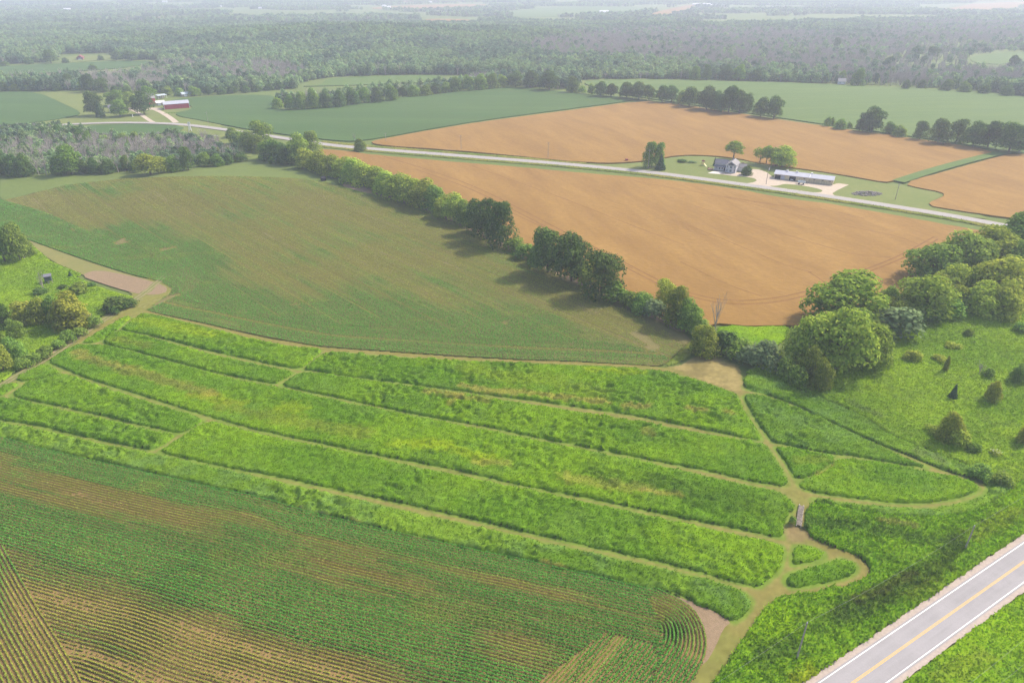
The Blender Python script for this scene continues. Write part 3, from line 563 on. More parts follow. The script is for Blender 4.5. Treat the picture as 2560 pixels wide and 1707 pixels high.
okg = ok.reshape(sh); qd = okg[:-1, :-1] & okg[1:, :-1] & okg[:-1, 1:] & okg[1:, 1:]
idx = np.arange(len(x)).reshape(sh); f = np.stack([idx[:-1, :-1][qd], idx[:-1, 1:][qd], idx[1:, 1:][qd], idx[1:, :-1][qd]], 1)
use = np.zeros(len(x), bool); use[f.ravel()] = True; re = np.cumsum(use) - 1
Vp = np.stack([x, y, T(x, y) + .03 + .05 * n2], 1)[use]
tag(obj('path', mesh_np(Vp, [re[f]], col[use], name='path'), M['earth']), 'mown grass paths winding between the tall green strips', 'path', None, 'structure')

# ------------------------------------------------------------------ crop rows
def leaves(x, y, z, sx, sz, k, col, seed, lf=1.0):    # k leaf faces scattered in each clump
    g = np.random.default_rng(seed); n = len(x) * k
    X = np.repeat(x, k) + (g.random(n) - .5) * np.repeat(sx, k) * 1.3; Y = np.repeat(y, k) + (g.random(n) - .5) * np.repeat(sx, k) * 1.3
    Z = np.repeat(z, k) + np.repeat(sz, k) * (.25 + .75 * g.random(n)); s = .145 * lf * (.7 + .7 * g.random(n))
    th = g.random(n) * 6.283; ti = (g.random(n) - .5) * 1.5; tj = (g.random(n) - .5) * 1.5
    ux, uy = np.cos(th) * s * .5, np.sin(th) * s * .5; vx, vy = -np.sin(th) * s * .5, np.cos(th) * s * .5
    uz, vz = ti * s * .5, tj * s * .5
    V = np.stack([np.stack([X + a * ux + b * vx, Y + a * uy + b * vy, Z + a * uz + b * vz], 1) for a, b in ((-1, -1), (1, -1), (1, 1), (-1, 1))], 1).reshape(-1, 3)
    C = np.repeat(np.repeat(col, k, 0) * (.8 + .4 * g.random((n, 1))), 4, 0)
    return V, np.arange(4 * n).reshape(-1, 4), C
def row_points(poly, base, t0, t1, sp, step, side=1, excl=()):
    B = resample(smooth(base, 3), 2.0); d = np.gradient(B, axis=0); d /= np.linalg.norm(d, axis=1)[:, None]
    for _ in range(6): d[1:-1] = (d[:-2] + d[1:-1] + d[2:]) / 3
    d /= np.linalg.norm(d, axis=1)[:, None]; N = np.stack([d[:, 1], -d[:, 0]], 1) * side
    s = np.r_[0, np.cumsum(np.linalg.norm(np.diff(B, axis=0), axis=1))]; ss = np.arange(0, s[-1], step)
    bx, by = np.interp(ss, s, B[:, 0]), np.interp(ss, s, B[:, 1]); nx, ny = np.interp(ss, s, N[:, 0]), np.interp(ss, s, N[:, 1])
    ts = np.arange(t0, t1, sp); tt = np.repeat(ts, len(ss)); X = np.tile(bx, len(ts)) + tt * np.tile(nx, len(ts)); Y = np.tile(by, len(ts)) + tt * np.tile(ny, len(ts))
    u = np.tile(ss, len(ts)); k = inside(poly, X, Y)
    for E_ in excl: k[k] &= ~inside(E_, X[k], Y[k])
    return X[k], Y[k], u[k], tt[k]
def crop(name, label, parts, wid, hgt, k, seed, lf=1.0, gap_shade=None):
    Vs, Fs, Cs, off = [], [], [], 0
    for (X, Y, u, t, vit) in parts:
        g = np.random.default_rng(seed); seed += 1
        keep = g.random(len(X)) < sst(vit, -.35, .22); X, Y, vit = X[keep], Y[keep], vit[keep]
        X = X + (g.random(len(X)) - .5) * .06; Y = Y + (g.random(len(X)) - .5) * .06
        thin = np.array([.26, .275, .045]); lush = np.array([.10, .275, .04]); kk = sst(vit, .25, .75)[:, None]
        col = thin * (1 - kk) + lush * kk
        yl = (sst(fbm(X / 16, Y / 6, 321, 3), .62, .82) * .4)[:, None]; col = col * (1 - yl) + np.array([.27, .33, .05]) * yl
        rw = np.round(t[keep] / .76); col = col * (.80 + .28 * _hash(rw, rw * 0 + 3, 12) + .16 * vn(u[keep] / 9, rw / 1.01, 19) + .16 * vn(rw / 6.1, rw * 0, 23))[:, None]
        s = wid * (.42 + .85 * np.clip(vit, 0, 1)); V, F_, C = leaves(X, Y, T(X, Y) + .1, s, hgt * (.45 + .7 * np.clip(vit, 0, 1)), k, col, seed + 50, lf)
        if gap_shade is not None:  # low dark leaves between lush rows, the gap's shade put into their colour
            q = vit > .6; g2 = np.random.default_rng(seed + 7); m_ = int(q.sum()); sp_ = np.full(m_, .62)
            V2, F2, C2 = leaves(X[q], Y[q], T(X[q], Y[q]) + .02, sp_, np.full(m_, .10), 3, np.tile(np.array(gap_shade), (m_, 1)), seed + 70, 1.5)
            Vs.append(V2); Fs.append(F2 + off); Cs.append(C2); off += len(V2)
        Vs.append(V); Fs.append(F_ + off); Cs.append(C); off += len(V)
    return tag(obj(name, mesh_np(np.vstack(Vs), [np.vstack(Fs)], np.vstack(Cs), name=name), M['crop']), label, 'crop', None, 'stuff')
# near field
NB = "a -250,1345 0,1382 200,1430 450,1500 600,1542 f 0,650 200,682 400,732 650,800 850,868 1200,942 1400,996 1700,1061 2000,1126 g 0,800 300,866 600,922 900,996 1200,1062 1500,1132 1800,1202"
NPOLY = gpoly(NB + " q 1590,600 1750,665 1870,745 1930,835 1958,925 1963,1015 1948,1085 1900,1180 1850,1260 1700,1500 s 1500,1800 -60,1800")
sheet('crop_soil', NPOLY, M['soil'], .09, 4, 0, 'brown soil under the near crop rows', 'soil', sm=0)
NBASE = gpoly(NB); far_ext = NBASE[-1] + (NBASE[-1] - NBASE[-3]) * 1.2
LEFTB = gpoly("p -60,880 20,900 100,1050 220,1250 330,1420 430,1600 500,1740 s 200,1800 -60,1800 -60,1340")
HEAD = gpoly("q 1600,596 1750,660 1870,740 1930,830 1960,920 1965,1010 1950,1080 1900,1180 1850,1260 1700,1500 1500,1500 1640,1120 1665,1000 1655,900 1620,800 1560,700")
DIAG = gpoly("q 1280,905 1420,945 1600,1000 1640,1050 1560,1300 1400,1500 700,1500 820,1240 1000,1110")
P_ = row_points(NPOLY, np.vstack([NBASE, far_ext]), .35, 140, .76, .27, 1, (LEFTB, HEAD, DIAG))
def nvit(X, Y, u, t):
    st = fbm(u / 34, t / 2.3, 61, 3) - .5; bl = fbm(X / 15, Y / 11, 62, 3) - .5
    lb = sst(u + 6 * (fbm(X / 9, Y / 9, 66, 2) - .5), 138, 172)
    v = np.interp(t, [0, 5, 8, 12, 17, 20, 30, 34.5, 38, 140], [.9, .85, .5, .40, .5, .98, .95, .30, .20, .16]) * (1 - lb) + np.interp(t, [0, 4, 8, 16, 24, 60], [.85, .8, .55, .78, .72, .6]) * lb
    return v + 1.0 * st + .5 * bl
hx = row_points(HEAD, gpoly("q 1600,596 1750,660 1870,740 1930,830 1960,920 1965,1010 1950,1080 1900,1180 1850,1260 1700,1500"), .3, 24, .76, .27, 1)
dx_ = row_points(DIAG, gpoly("q 1640,990 1500,1180 1200,1560"), -70, 70, .76, .27, 1)
lx_ = row_points(LEFTB, gpoly("p 20,900 100,1050 220,1250 330,1420 430,1600 500,1740"), .3, 60, .76, .27, 1)
def lvit(X, Y, u, t): return .26 + .7 * (fbm(u / 25, t / 2.2, 71, 3) - .5) + .35 * (1 - sst(u, 5, 28))
def hvit(X, Y, u, t): return .72 + .9 * (fbm(X / 9, Y / 9, 75, 3) - .5) - .35 * sst(u, 45, 60)
crop('bean_rows', 'near field of green crop rows with bare brown streaks', [(*P_, nvit(*P_)), (*hx, hvit(*hx)), (*dx_, nvit(*dx_) * .6 + .25), (*lx_, lvit(*lx_))], .18, .60, 8, 500, gap_shade=(.06, .11, .02))
# middle field
MT = "s -60,520 0,503 60,490 165,463 314,447 450,442 620,442 730,446 800,452 880,478 950,470"
MPOLY = gpoly("s -60,520 0,503 60,490 165,463 314,447 450,442 620,442 730,446 815,456 900,480 1020,500 1100,527 1200,575 1300,622 1400,675 1480,712 1560,755 1640,790 1700,825 1730,850 1690,885 1655,916 1599,912 1446,903 1293,898 1140,890 1045,883 917,874 815,867 739,855 662,842 600,828 510,807 408,786 368,775 405,748 425,735 431,722 418,708 402,702 329,686 219,651 88,604 0,575 -60,550")
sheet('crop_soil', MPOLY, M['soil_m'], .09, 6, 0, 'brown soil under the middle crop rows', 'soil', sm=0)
sheet('bare_soil', gpoly("s 850,452 960,480 1060,500 1200,560 1330,620 1480,695 1560,738 1640,775 1700,805 1720,832 1690,828 1640,800 1560,765 1480,725 1400,690 1300,640 1200,590 1100,540 1020,508 940,490 860,468"), M['soil_pink'], .12, 5, 0, 'bare brown margin along the foot of the hedgerow', 'soil', sm=0)
HL = gpoly("s -60,552 0,577 88,606 219,653 329,688 402,704 431,722 480,735 500,700 470,670 400,645 300,615 200,570 110,530 0,500 -60,500")
LOW = gpoly("s 500,760 640,785 800,808 1000,822 1200,832 1400,845 1560,862 1640,880 1680,900 1599,913 1446,904 1293,899 1140,891 1045,884 917,875 815,868 739,856 662,843 600,829 510,808 408,787 366,776 420,740 450,735")
mr = row_points(MPOLY, gpoly("s -80,200 60,290 160,350 250,420 314,470 500,573 700,690 860,784 1010,870 1100,925 1180,972 1300,1040 1420,1110"), -260, 260, .76, .5, 1, (HL, LOW))
hr = row_points(HL, gpoly("s -420,440 -60,552 0,577 88,606 219,653 329,688 402,704 431,722 428,735 400,760"), .3, 90, .76, .5, -1)
lr = row_points(LOW, gpoly("s 366,776 408,787 510,808 600,829 739,856 815,868 917,875 1045,884 1293,899 1446,904 1599,913 1680,917"), .3, 90, .76, .5, -1)
BARE = [gpoly(t) for t in ("l 760,575 850,540 890,560 790,592", "l 1090,612 1210,586 1220,600 1110,628", "l 470,475 500,470 515,495", "l 1200,915 1240,905 1260,935 1215,940", "l 1990,995 2020,985 2050,1015", "m 1090,1120 1130,1110 1160,1130", "m 2000,1180 2080,1190 2170,1270 2280,1260 2100,1310", "m 1420,760 1460,775 1430,785")]
def bare(X, Y, v):
    nz = fbm(X / 3, Y / 3, 91, 3)
    for b in BARE: v = v - 1.1 * sst(sdf(b, X, Y) + 4 * (nz - .5), -.8, 1.6)
    return v
hedge_line = gpoly("s 800,430 960,475 1100,520 1300,610 1480,700 1640,780 1720,830")
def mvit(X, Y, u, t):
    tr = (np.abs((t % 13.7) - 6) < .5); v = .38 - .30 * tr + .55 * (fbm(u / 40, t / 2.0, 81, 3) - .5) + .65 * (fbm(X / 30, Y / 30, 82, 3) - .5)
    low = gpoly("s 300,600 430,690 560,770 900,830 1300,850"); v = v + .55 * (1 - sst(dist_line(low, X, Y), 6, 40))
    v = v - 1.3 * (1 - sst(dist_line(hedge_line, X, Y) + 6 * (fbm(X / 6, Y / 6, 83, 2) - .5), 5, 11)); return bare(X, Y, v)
def h2(X, Y, u, t): return bare(X, Y, 1.0 + .5 * (fbm(u / 30, t / 2, 85, 3) - .5))
def l2(X, Y, u, t): return bare(X, Y, .78 + .7 * (fbm(u / 40, t / 2.2, 88, 3) - .5) - .45 * (np.abs(t - 8.5) < .9) + .15 * (t > 12))
crop('bean_rows', 'broad middle field of thin green crop rows below the hedgerow', [(*mr, mvit(*mr)), (*hr, h2(*hr)), (*lr, l2(*lr))], .26, .42, 4, 600, 1.35, gap_shade=(.055, .11, .022))

# ------------------------------------------------------------------ trees: prototypes of unit height and unit crown width
def quads_at(c, nrm, s, g, asp=1.0):
    n = len(c); a = g.normal(size=(n, 3)); u = np.cross(nrm, a); u /= np.linalg.norm(u, axis=1)[:, None] + 1e-9; v = np.cross(nrm, u)
    s = s[:, None]; V = np.stack([c - u * s - v * s * asp, c + u * s - v * s * asp, c + u * s * .7 + v * s * asp, c - u * s * .7 + v * s * asp], 1)
    return V.reshape(-1, 3), np.arange(4 * n).reshape(-1, 4)
def crown(seed, lobes, n, leaf, jit=.75, holes=.5):
    g = np.random.default_rng(seed); vol = np.array([l[3] * l[3] for l in lobes]); pick = g.choice(len(lobes), n, p=vol / vol.sum())
    L = np.array(lobes)[pick]; d = g.normal(size=(n, 3)); d /= np.linalg.norm(d, axis=1)[:, None]; d[:, 2] = np.where(d[:, 2] < -.55, -d[:, 2], d[:, 2])
    r = (.58 + .46 * g.random(n) ** .7)
    ph = np.sin(d[:, 0] * 5.1 + L[:, 0] * 30) * np.sin(d[:, 1] * 4.7 + L[:, 1] * 23) * np.sin(d[:, 2] * 5.3 + 1.7 + L[:, 2] * 17)
    keep = g.random(n) > holes * (ph > .22); r = r * (1 + .16 * ph)
    c = L[:, :3] + d * r[:, None] * np.stack([L[:, 3], L[:, 3], L[:, 4]], 1)
    nr = d + jit * g.normal(size=(n, 3)) * .6; nr[:, 2] += .25; nr /= np.linalg.norm(nr, axis=1)[:, None]
    c, nr = c[keep], nr[keep]; c = c[:]; m = c[:, 2] > .01; c, nr = c[m], nr[m]
    return mesh_np(*[(lambda V, f: (V, [f]))(*quads_at(c, nr, leaf * (.5 + .9 * g.random(len(c))), g))][0], name='crown')
def lobes_for(kind, seed):
    g = np.random.default_rng(seed); out = []
    def ring(n, z, rad, r, rz, jz=.08):
        for i in range(n):
            t = 6.283 * (i + g.random() * .7) / n; q = rad * (.6 + .65 * g.random()); s = .7 + .6 * g.random()
            out.append((q * math.cos(t), q * math.sin(t), z + (g.random() - .5) * 2 * jz, r * s, rz * s))
    if kind == 'round': out.append((0, 0, .55, .30, .32)); ring(6, .32, .27, .22, .20); ring(5, .62, .24, .20, .15); ring(3, .80, .11, .19, .16)
    if kind == 'bushy': out.append((0, 0, .45, .33, .40)); ring(7, .20, .28, .22, .22); ring(6, .55, .24, .19, .16); ring(3, .78, .12, .19, .17)
    if kind == 'tall': out.append((0, 0, .5, .26, .36)); ring(5, .20, .24, .24, .20); ring(5, .48, .24, .21, .15); ring(5, .70, .22, .22, .15); ring(4, .85, .15, .18, .11)
    if kind == 'open': ring(7, .58, .30, .17, .13); ring(6, .74, .26, .16, .12); ring(4, .87, .14, .15, .10); ring(4, .44, .36, .11, .09)
    if kind == 'shrub': ring(6, .38, .30, .22, .36); ring(4, .62, .16, .22, .32)
    return [(a * 1.12, b * 1.12, c, d * 1.15, e * 1.08) for a, b, c, d, e in out]
def trunk_mesh(kind, seed):
    g = random.Random(seed); m = MB(); top = {'round': .5, 'bushy': .4, 'tall': .75, 'open': .5}.get(kind, .4)
    m.tube((0, 0, -.02), (.01, 0, top * .55), .035, .026, 7); m.tube((.01, 0, top * .55), (0, .01, top), .026, .012, 7)
    for i in range(7):
        t = 6.283 * i / 7 + g.random(); z = top * (.45 + .5 * g.random()); r = .22 + .12 * g.random()
        p = (r * .5 * math.cos(t), r * .5 * math.sin(t), z + .10); m.tube((0, 0, z), p, .014, .008, 5)
        m.tube(p, (r * math.cos(t + .2), r * math.sin(t + .2), z + .24), .008, .003, 4)
    return m.mesh('trunk')
def bare_mesh(seed, n=9, fine=5, thick=1.0):
    g = random.Random(seed); m = MB(); m.tube((0, 0, -.01), (0, 0, .35), .03 * thick, .022 * thick, 6)
    stems = [((0, 0, .3), (g.uniform(-.08, .08), g.uniform(-.08, .08), .95), .02)]
    for i in range(n):
        t = 6.283 * i / n + g.random() * .5; z = .12 + .3 * g.random(); r = .2 + .24 * g.random(); stems.append(((0, 0, z), (r * math.cos(t), r * math.sin(t), z + .35 + .3 * g.random()), .013))
    for p0, p1, w in stems:
        p0, p1 = Vector(p0), Vector(p1); mid = p0.lerp(p1, .5) + Vector((g.uniform(-.03, .03), g.uniform(-.03, .03), .03))
        m.tube(p0, mid, w * thick, w * .65 * thick, 4); m.tube(mid, p1, w * .65 * thick, .003 * thick, 4)
        for k in range(fine):
            b = mid.lerp(p1, g.random() * .8) if k % 3 else p0.lerp(mid, .4 + .6 * g.random()); e = b + Vector((g.uniform(-.14, .14), g.uniform(-.14, .14), g.uniform(.06, .2)))
            m.tube(b, e, .0055 * thick, .002 * thick, 3); m.tube(b.lerp(e, .5), b.lerp(e, .5) + Vector((g.uniform(-.08, .08), g.uniform(-.08, .08), .08)), .0035 * thick, .0015 * thick, 3)
    return m.mesh('branches')
def spruce_mesh(seed, n=1500):
    g = np.random.default_rng(seed); z = g.random(n) ** 1.5 * .97 + .02; lay = np.floor(z * 15) / 15; r = .5 * (1 - z) ** .9 * (.55 + .45 * (1 - (z - lay) * 15)) * (.85 + .25 * g.random(n)); th = g.random(n) * 6.283
    c = np.stack([r * np.cos(th), r * np.sin(th), z], 1); nr = np.stack([np.cos(th) * .7, np.sin(th) * .7, np.full(n, .7)], 1) + .35 * g.normal(size=(n, 3)); nr /= np.linalg.norm(nr, axis=1)[:, None]
    V, f = quads_at(c, nr, .022 + .03 * g.random(n), g, 1.5); return mesh_np(V, [f], name='foliage')
NV = {'round': 3, 'bushy': 3, 'tall': 2, 'open': 2, 'shrub': 3}
LEAFN = {'round': (6500, .019), 'bushy': (6000, .020), 'tall': (5600, .018), 'open': (3600, .018), 'shrub': (1500, .036)}
CROWN, TRUNK = {}, {}
for kd, nv_ in NV.items():
    for v_ in range(nv_):
        sd0 = sum(map(ord, kd)) * 7 + v_ * 31
        TRUNK[kd, v_] = trunk_mesh(kd, sd0); TRUNK[kd, v_].materials.append(M['bark'])
        base = crown(sd0, lobes_for(kd, sd0), *LEAFN[kd])
        for mt in ('dark', 'mid', 'light', 'yellow', 'grey', 'plum'):
            me = base.copy(); me.materials.append(M[mt]); CROWN[kd, v_, mt] = me
BARE_T = [bare_mesh(s) for s in (3, 8)]
for me in BARE_T: me.materials.append(M['deadwood'])
SPRUCE = spruce_mesh(5); SPRUCE.materials.append(M['needle'])
spt = MB().tube((0, 0, -.02), (0, 0, .9), .03, .006, 6).mesh('trunk'); spt.materials.append(M['bark'])
tree_i = 0
NAMES = {'round': 'broadleaf_tree', 'bushy': 'bushy_tree', 'tall': 'tall_tree', 'open': 'shade_tree', 'shrub': 'shrub', 'bare': 'dead_tree', 'spruce': 'spruce_tree'}
def plant(kind, mt, bx, by, ty, wpx, label, group=None, hmin=1.0):
    """base pixel, top pixel row and crown width in pixels -> a tree of that size standing there"""
    global tree_i; tree_i += 1
    x, y = P1(bx, by); h = max(hmin, height_at(bx, by, ty)); w = max(.8, wpx * mpp(bx, by)); r = random.Random(tree_i * 17); v = tree_i
    z = float(T(x, y)); rz = r.random() * 6.28; nm = NAMES[kind]; cat = 'shrub' if kind == 'shrub' else 'tree'
    if kind == 'shrub':
        o = obj(nm, CROWN['shrub', v % 3, mt], None, None, (x, y, z - .05)); o.scale = (w, w, h); o.rotation_euler[2] = rz
        return tag(o, label, cat, group)
    root = tag(empty(nm, (x, y, z - .05), rz, (w, w, h)), label, cat, group)
    if kind == 'bare': obj('branches', BARE_T[v % 2], None, root)
    elif kind == 'spruce': obj('trunk', spt, None, root); obj('foliage', SPRUCE, None, root)
    else:
        k = v % NV[kind]; obj('trunk', TRUNK[kind, k], None, root); obj('crown', CROWN[kind, k, mt], None, root)
    return root
ORD = 'first second third fourth fifth sixth seventh eighth ninth tenth eleventh twelfth thirteenth fourteenth fifteenth sixteenth seventeenth eighteenth nineteenth'.split()
def ordn(i):
    if i < 19: return ORD[i]
    t, u = divmod(i + 1, 10); tens = {2: 'twent', 3: 'thirt', 4: 'fort', 5: 'fift', 6: 'sixt'}[t]
    return tens + 'ieth' if u == 0 else tens + 'y-' + ORD[u - 1]
ADJ = {'dark': 'dark green', 'mid': 'mid green', 'light': 'light green', 'yellow': 'yellow-green', 'grey': 'grey-green', 'plum': 'plum-tinted'}
SHP = {'round': 'round-crowned tree', 'bushy': 'bushy tree', 'tall': 'tall narrow tree', 'open': 'open-branched tree', 'shrub': 'low shrub', 'bare': 'bare grey dead tree', 'spruce': 'conical spruce'}
def row(tile, txt, where, group, wf=1.0):
    ox, oy, s = TILES[tile]
    for i, e in enumerate(txt.split(';')):
        k, mt, a, b, c, d = e.split(); a, b, c, d = float(a), float(b), float(c), float(d)
        lab = (ADJ[mt] + ' ' if k not in ('bare', 'spruce') else '') + SHP[k] + ', ' + ordn(i) + ' ' + where
        plant(k, mt, ox + a / s, oy + b / s, oy + c / s, d / s * wf, lab, group)
row('v', 'shrub mid 545 330 302 30;bushy mid 570 335 300 32;bushy mid 592 347 308 40;tall mid 604 338 275 42;bushy mid 618 365 322 42;bushy dark 640 370 322 46;bushy dark 660 376 335 42;round mid 690 376 310 46;tall mid 717 352 300 34;bushy light 705 386 340 42;bushy light 735 394 345 46;bushy light 762 402 355 46;bushy light 790 408 360 46;bushy light 815 418 362 48;bushy light 840 424 373 48;bushy light 865 432 380 50;bushy light 890 444 392 48;bushy light 915 454 398 52;bushy light 945 464 402 58;bushy light 978 476 410 60;bushy mid 1002 482 425 48;bushy light 1022 497 448 46;round light 1045 507 447 50;bushy mid 1067 516 462 42;tall dark 1094 534 460 44;tall dark 1118 550 456 54;tall dark 1150 566 462 56;shrub mid 1180 575 548 40;shrub mid 1203 592 562 42;bushy dark 1228 606 565 34;round dark 1258 626 527 72;round dark 1312 645 540 74;shrub mid 1345 655 612 40;tall dark 1382 678 574 76;shrub mid 1404 692 650 44;shrub mid 1432 694 668 40;shrub mid 1452 705 672 36;bushy mid 1475 715 672 46;shrub grey 1502 728 690 44;tall light 1525 706 640 38;bushy yellow 1552 742 655 58;bushy mid 1578 758 690 52;shrub mid 1602 768 735 40;bushy yellow 1615 808 745 58;shrub dark 1662 806 762 52;shrub mid 1690 818 780 52;shrub grey 1718 826 795 50', 'along the diagonal hedgerow from the road end', 'diagonal hedgerow trees', 1.25)
plant('bare', 'dark', 1640 / .91875, 770 / .91875, 672 / .91875, 50, 'tall bare dead tree standing at the low corner of the near wheat')
row('s', 'round light 2106 808 690 168;bushy light 2011 912 795 105;round light 2085 925 775 135;bushy light 2165 908 806 105;bushy yellow 2018 950 866 54;bushy yellow 2048 976 898 44;bare dark 2139 905 838 66;bare dark 2180 895 842 40;shrub grey 1908 915 858 66;shrub grey 1872 905 868 50;shrub mid 1965 940 895 50;bare dark 1880 905 850 46;shrub mid 1990 960 915 44;round light 2300 790 694 125;bushy mid 2222 765 715 46;bushy yellow 2226 790 746 54;shrub grey 2230 834 768 112;shrub grey 2195 815 785 60;shrub mid 2365 790 748 66;shrub mid 2290 800 768 80;bushy light 2370 735 660 72;round mid 2322 702 615 122;round mid 2396 690 584 120;round light 2475 668 568 118;round mid 2530 645 538 100;bushy light 2486 752 642 125;bushy light 2445 782 708 90;bushy light 2500 790 705 90;bushy light 2545 740 668 80;round light 2568 640 530 80;bushy mid 2440 705 610 90;bushy mid 2545 700 600 90;shrub dark 2550 690 650 60;bushy light 2345 745 690 70;bushy mid 2290 762 712 70;bushy light 2415 735 672 80;bushy light 2360 700 625 80;bushy mid 2440 668 590 90;bushy light 2520 720 640 90;bushy light 2250 800 752 70;bushy mid 2330 778 732 70;bushy light 2395 765 715 70;bushy light 2560 760 690 80;bushy mid 2130 860 770 90;bushy light 2065 900 800 90;shrub mid 2180 850 805 80;shrub mid 2405 770 730 60', 'in the leafy belt from the big round tree', 'leafy belt trees', 1.12)
row('s', 'spruce dark 2380 996 961 24;bushy yellow 2475 1003 950 40;bare dark 2446 938 902 30;shrub mid 2470 942 920 26;bushy mid 2542 955 912 40;bushy yellow 2362 928 888 13;shrub light 2281 900 878 40;shrub light 2348 902 888 30;bushy yellow 2368 1100 1030 58;shrub light 2390 1112 1072 50;shrub light 2335 1085 1066 38;shrub mid 2430 1128 1110 38;bushy yellow 2558 1108 1062 34;shrub light 2378 868 856 36;shrub mid 2555 830 808 40;shrub mid 2450 1190 1165 50;shrub mid 2500 1210 1185 46;bushy mid 2420 840 822 26', 'on the rough meadow from the lone spruce', 'scattered meadow growth')
row('s', 'round mid 14 655 553 62;round mid 52 652 562 58;bushy mid 74 640 600 34;bare dark 62 648 598 30;bushy yellow 185 815 733 98;bushy mid 140 802 738 52;bushy yellow 108 806 742 54;bushy yellow 66 806 751 74;bushy dark 12 822 758 50;bushy yellow 216 815 764 42;bushy mid 44 842 796 44;bushy mid 6 868 828 38;bushy mid 40 898 846 52;bushy yellow 10 926 862 54;shrub mid 197 732 710 52;shrub dark 292 772 744 60;shrub dark 320 768 748 40;shrub dark 286 782 766 38;shrub mid 172 852 828 38;shrub mid 238 815 790 32;shrub mid 112 892 870 46;shrub mid 82 908 885 44;shrub mid 58 920 898 36;shrub mid 150 868 850 34;shrub mid 200 840 820 34;bare dark 112 730 676 32;shrub dark 105 735 720 36;shrub dark 158 722 711 20;spruce dark 177 692 678 13;shrub dark 225 716 708 30;bare dark 228 815 775 30', 'in the left meadow clump from the far end', 'left meadow trees and shrubs')
row('i', 'bushy dark 30 1196 1010 120;bushy dark 110 1204 1050 115;bushy dark 180 1202 1050 110;bare dark 265 1196 1060 110;bare dark 320 1196 1050 110;bushy dark 400 1196 1080 90;round mid 490 1190 1000 185;bushy dark 570 1186 1090 90;bushy dark 650 1188 1085 95;bare dark 700 1180 1070 80;bushy dark 750 1184 1085 110;bare dark 810 1180 1060 90;bushy mid 865 1164 1060 66;bushy dark 920 1180 1100 70;round light 1030 1192 1050 190;bushy mid 1125 1180 1075 100;bushy mid 1190 1172 1060 120;tall dark 1290 1164 1000 90;bushy mid 1400 1136 1040 105;bushy mid 1485 1136 1050 95;bushy dark 1570 1124 1046 66;bushy dark 1650 1104 1040 96', 'along the front edge of the grey dead wood', 'dead wood front edge trees')
row('i', 'bare dark 60 1120 980 100;bare dark 150 1130 985 110;bare dark 240 1120 980 110;bare dark 330 1110 970 120;bare dark 600 1130 960 110;bare dark 680 1125 950 110;bare dark 760 1120 940 110;bare dark 850 1110 940 110;bare dark 950 1090 930 110;bare dark 1050 1080 930 110;bare dark 1140 1075 930 100;bare dark 1230 1070 930 100;bare dark 1320 1060 940 100;bare dark 1420 1040 930 90;bare dark 640 1050 920 100;bare dark 740 1040 930 100;bare dark 860 1030 930 100;bare dark 980 1020 925 100', 'in the pale dead wood from its dense end', 'bare trees of the dead wood')
row('i', 'bushy dark 30 925 868 70;bushy mid 140 935 880 60;bushy dark 230 930 876 62;bushy dark 310 940 862 86;bushy dark 390 950 858 90;bushy dark 470 950 880 60;bushy dark 535 960 862 110;bushy mid 605 985 895 60;shrub mid 720 975 925 50;bushy mid 845 975 908 84;shrub mid 925 965 902 52;bushy mid 1000 960 925 44;bushy dark 1212 940 878 50;bare dark 1390 968 868 66;shrub mid 1490 1052 1010 46;bushy mid 1590 940 870 80;bushy mid 1640 975 900 60;bushy mid 1690 1000 920 64;shrub dark 1560 935 905 40;bushy mid 1560 1060 1010 44', 'along the road-side edge of the dead wood', 'dead wood rear edge trees')
row('i', 'round dark 660 790 630 132;spruce dark 690 802 690 66;round mid 800 725 615 136;round mid 824 798 684 124;round mid 905 745 632 106;round dark 988 782 622 132;round mid 1030 706 592 106', 'of the farmyard trees beside the red barns', 'farmyard trees')
row('i', 'bushy dark 34 622 555 74;bushy mid 110 622 575 70;bushy dark 260 618 540 84;bushy mid 190 618 560 70;tall dark 476 606 500 64;round dark 612 630 508 96;tall dark 706 632 530 84;bushy dark 400 620 565 70;bushy mid 545 615 560 60;bushy dark 790 632 585 60;bushy mid 870 634 590 70;bushy mid 1150 648 588 82;bushy mid 1230 655 600 66;bushy mid 1330 655 590 84;bushy dark 1425 648 582 66;bushy dark 1510 645 590 64;bushy dark 1590 638 585 66;bushy dark 1680 632 585 66;bushy dark 1760 625 578 66;bushy dark 1840 616 572 66;bushy dark 1915 610 560 66;round dark 1992 602 540 96', 'along the wood edge behind the red barns', 'wood edge trees behind the barns')
row('i', 'bushy mid 1905 744 665 80;bushy mid 1985 752 645 92;bushy mid 2065 748 625 92;bushy mid 2145 744 605 90;bushy dark 2235 738 612 92;bushy dark 2325 732 612 84;bushy dark 2410 716 600 100;bushy mid 2490 706 596 96;bushy dark 2580 700 592 90;bushy mid 2680 690 580 84;bushy dark 2752 664 590 76;bushy mid 2830 660 580 92;bushy mid 2910 654 580 84;bushy dark 2980 642 570 80;bushy mid 3050 632 560 80;bushy mid 3125 626 525 96;bushy mid 3205 620 512 100;bushy mid 3285 614 502 100;bushy mid 3365 606 500 92;bushy mid 3435 596 510 84;round dark 3525 596 490 112;round dark 3625 602 480 116;round dark 3755 616 490 152;bushy dark 3915 632 522 92;shrub mid 3980 640 590 60;bushy mid 4045 646 572 60', 'along the wooded tongue above the deep green field', 'wooded tongue edge trees')
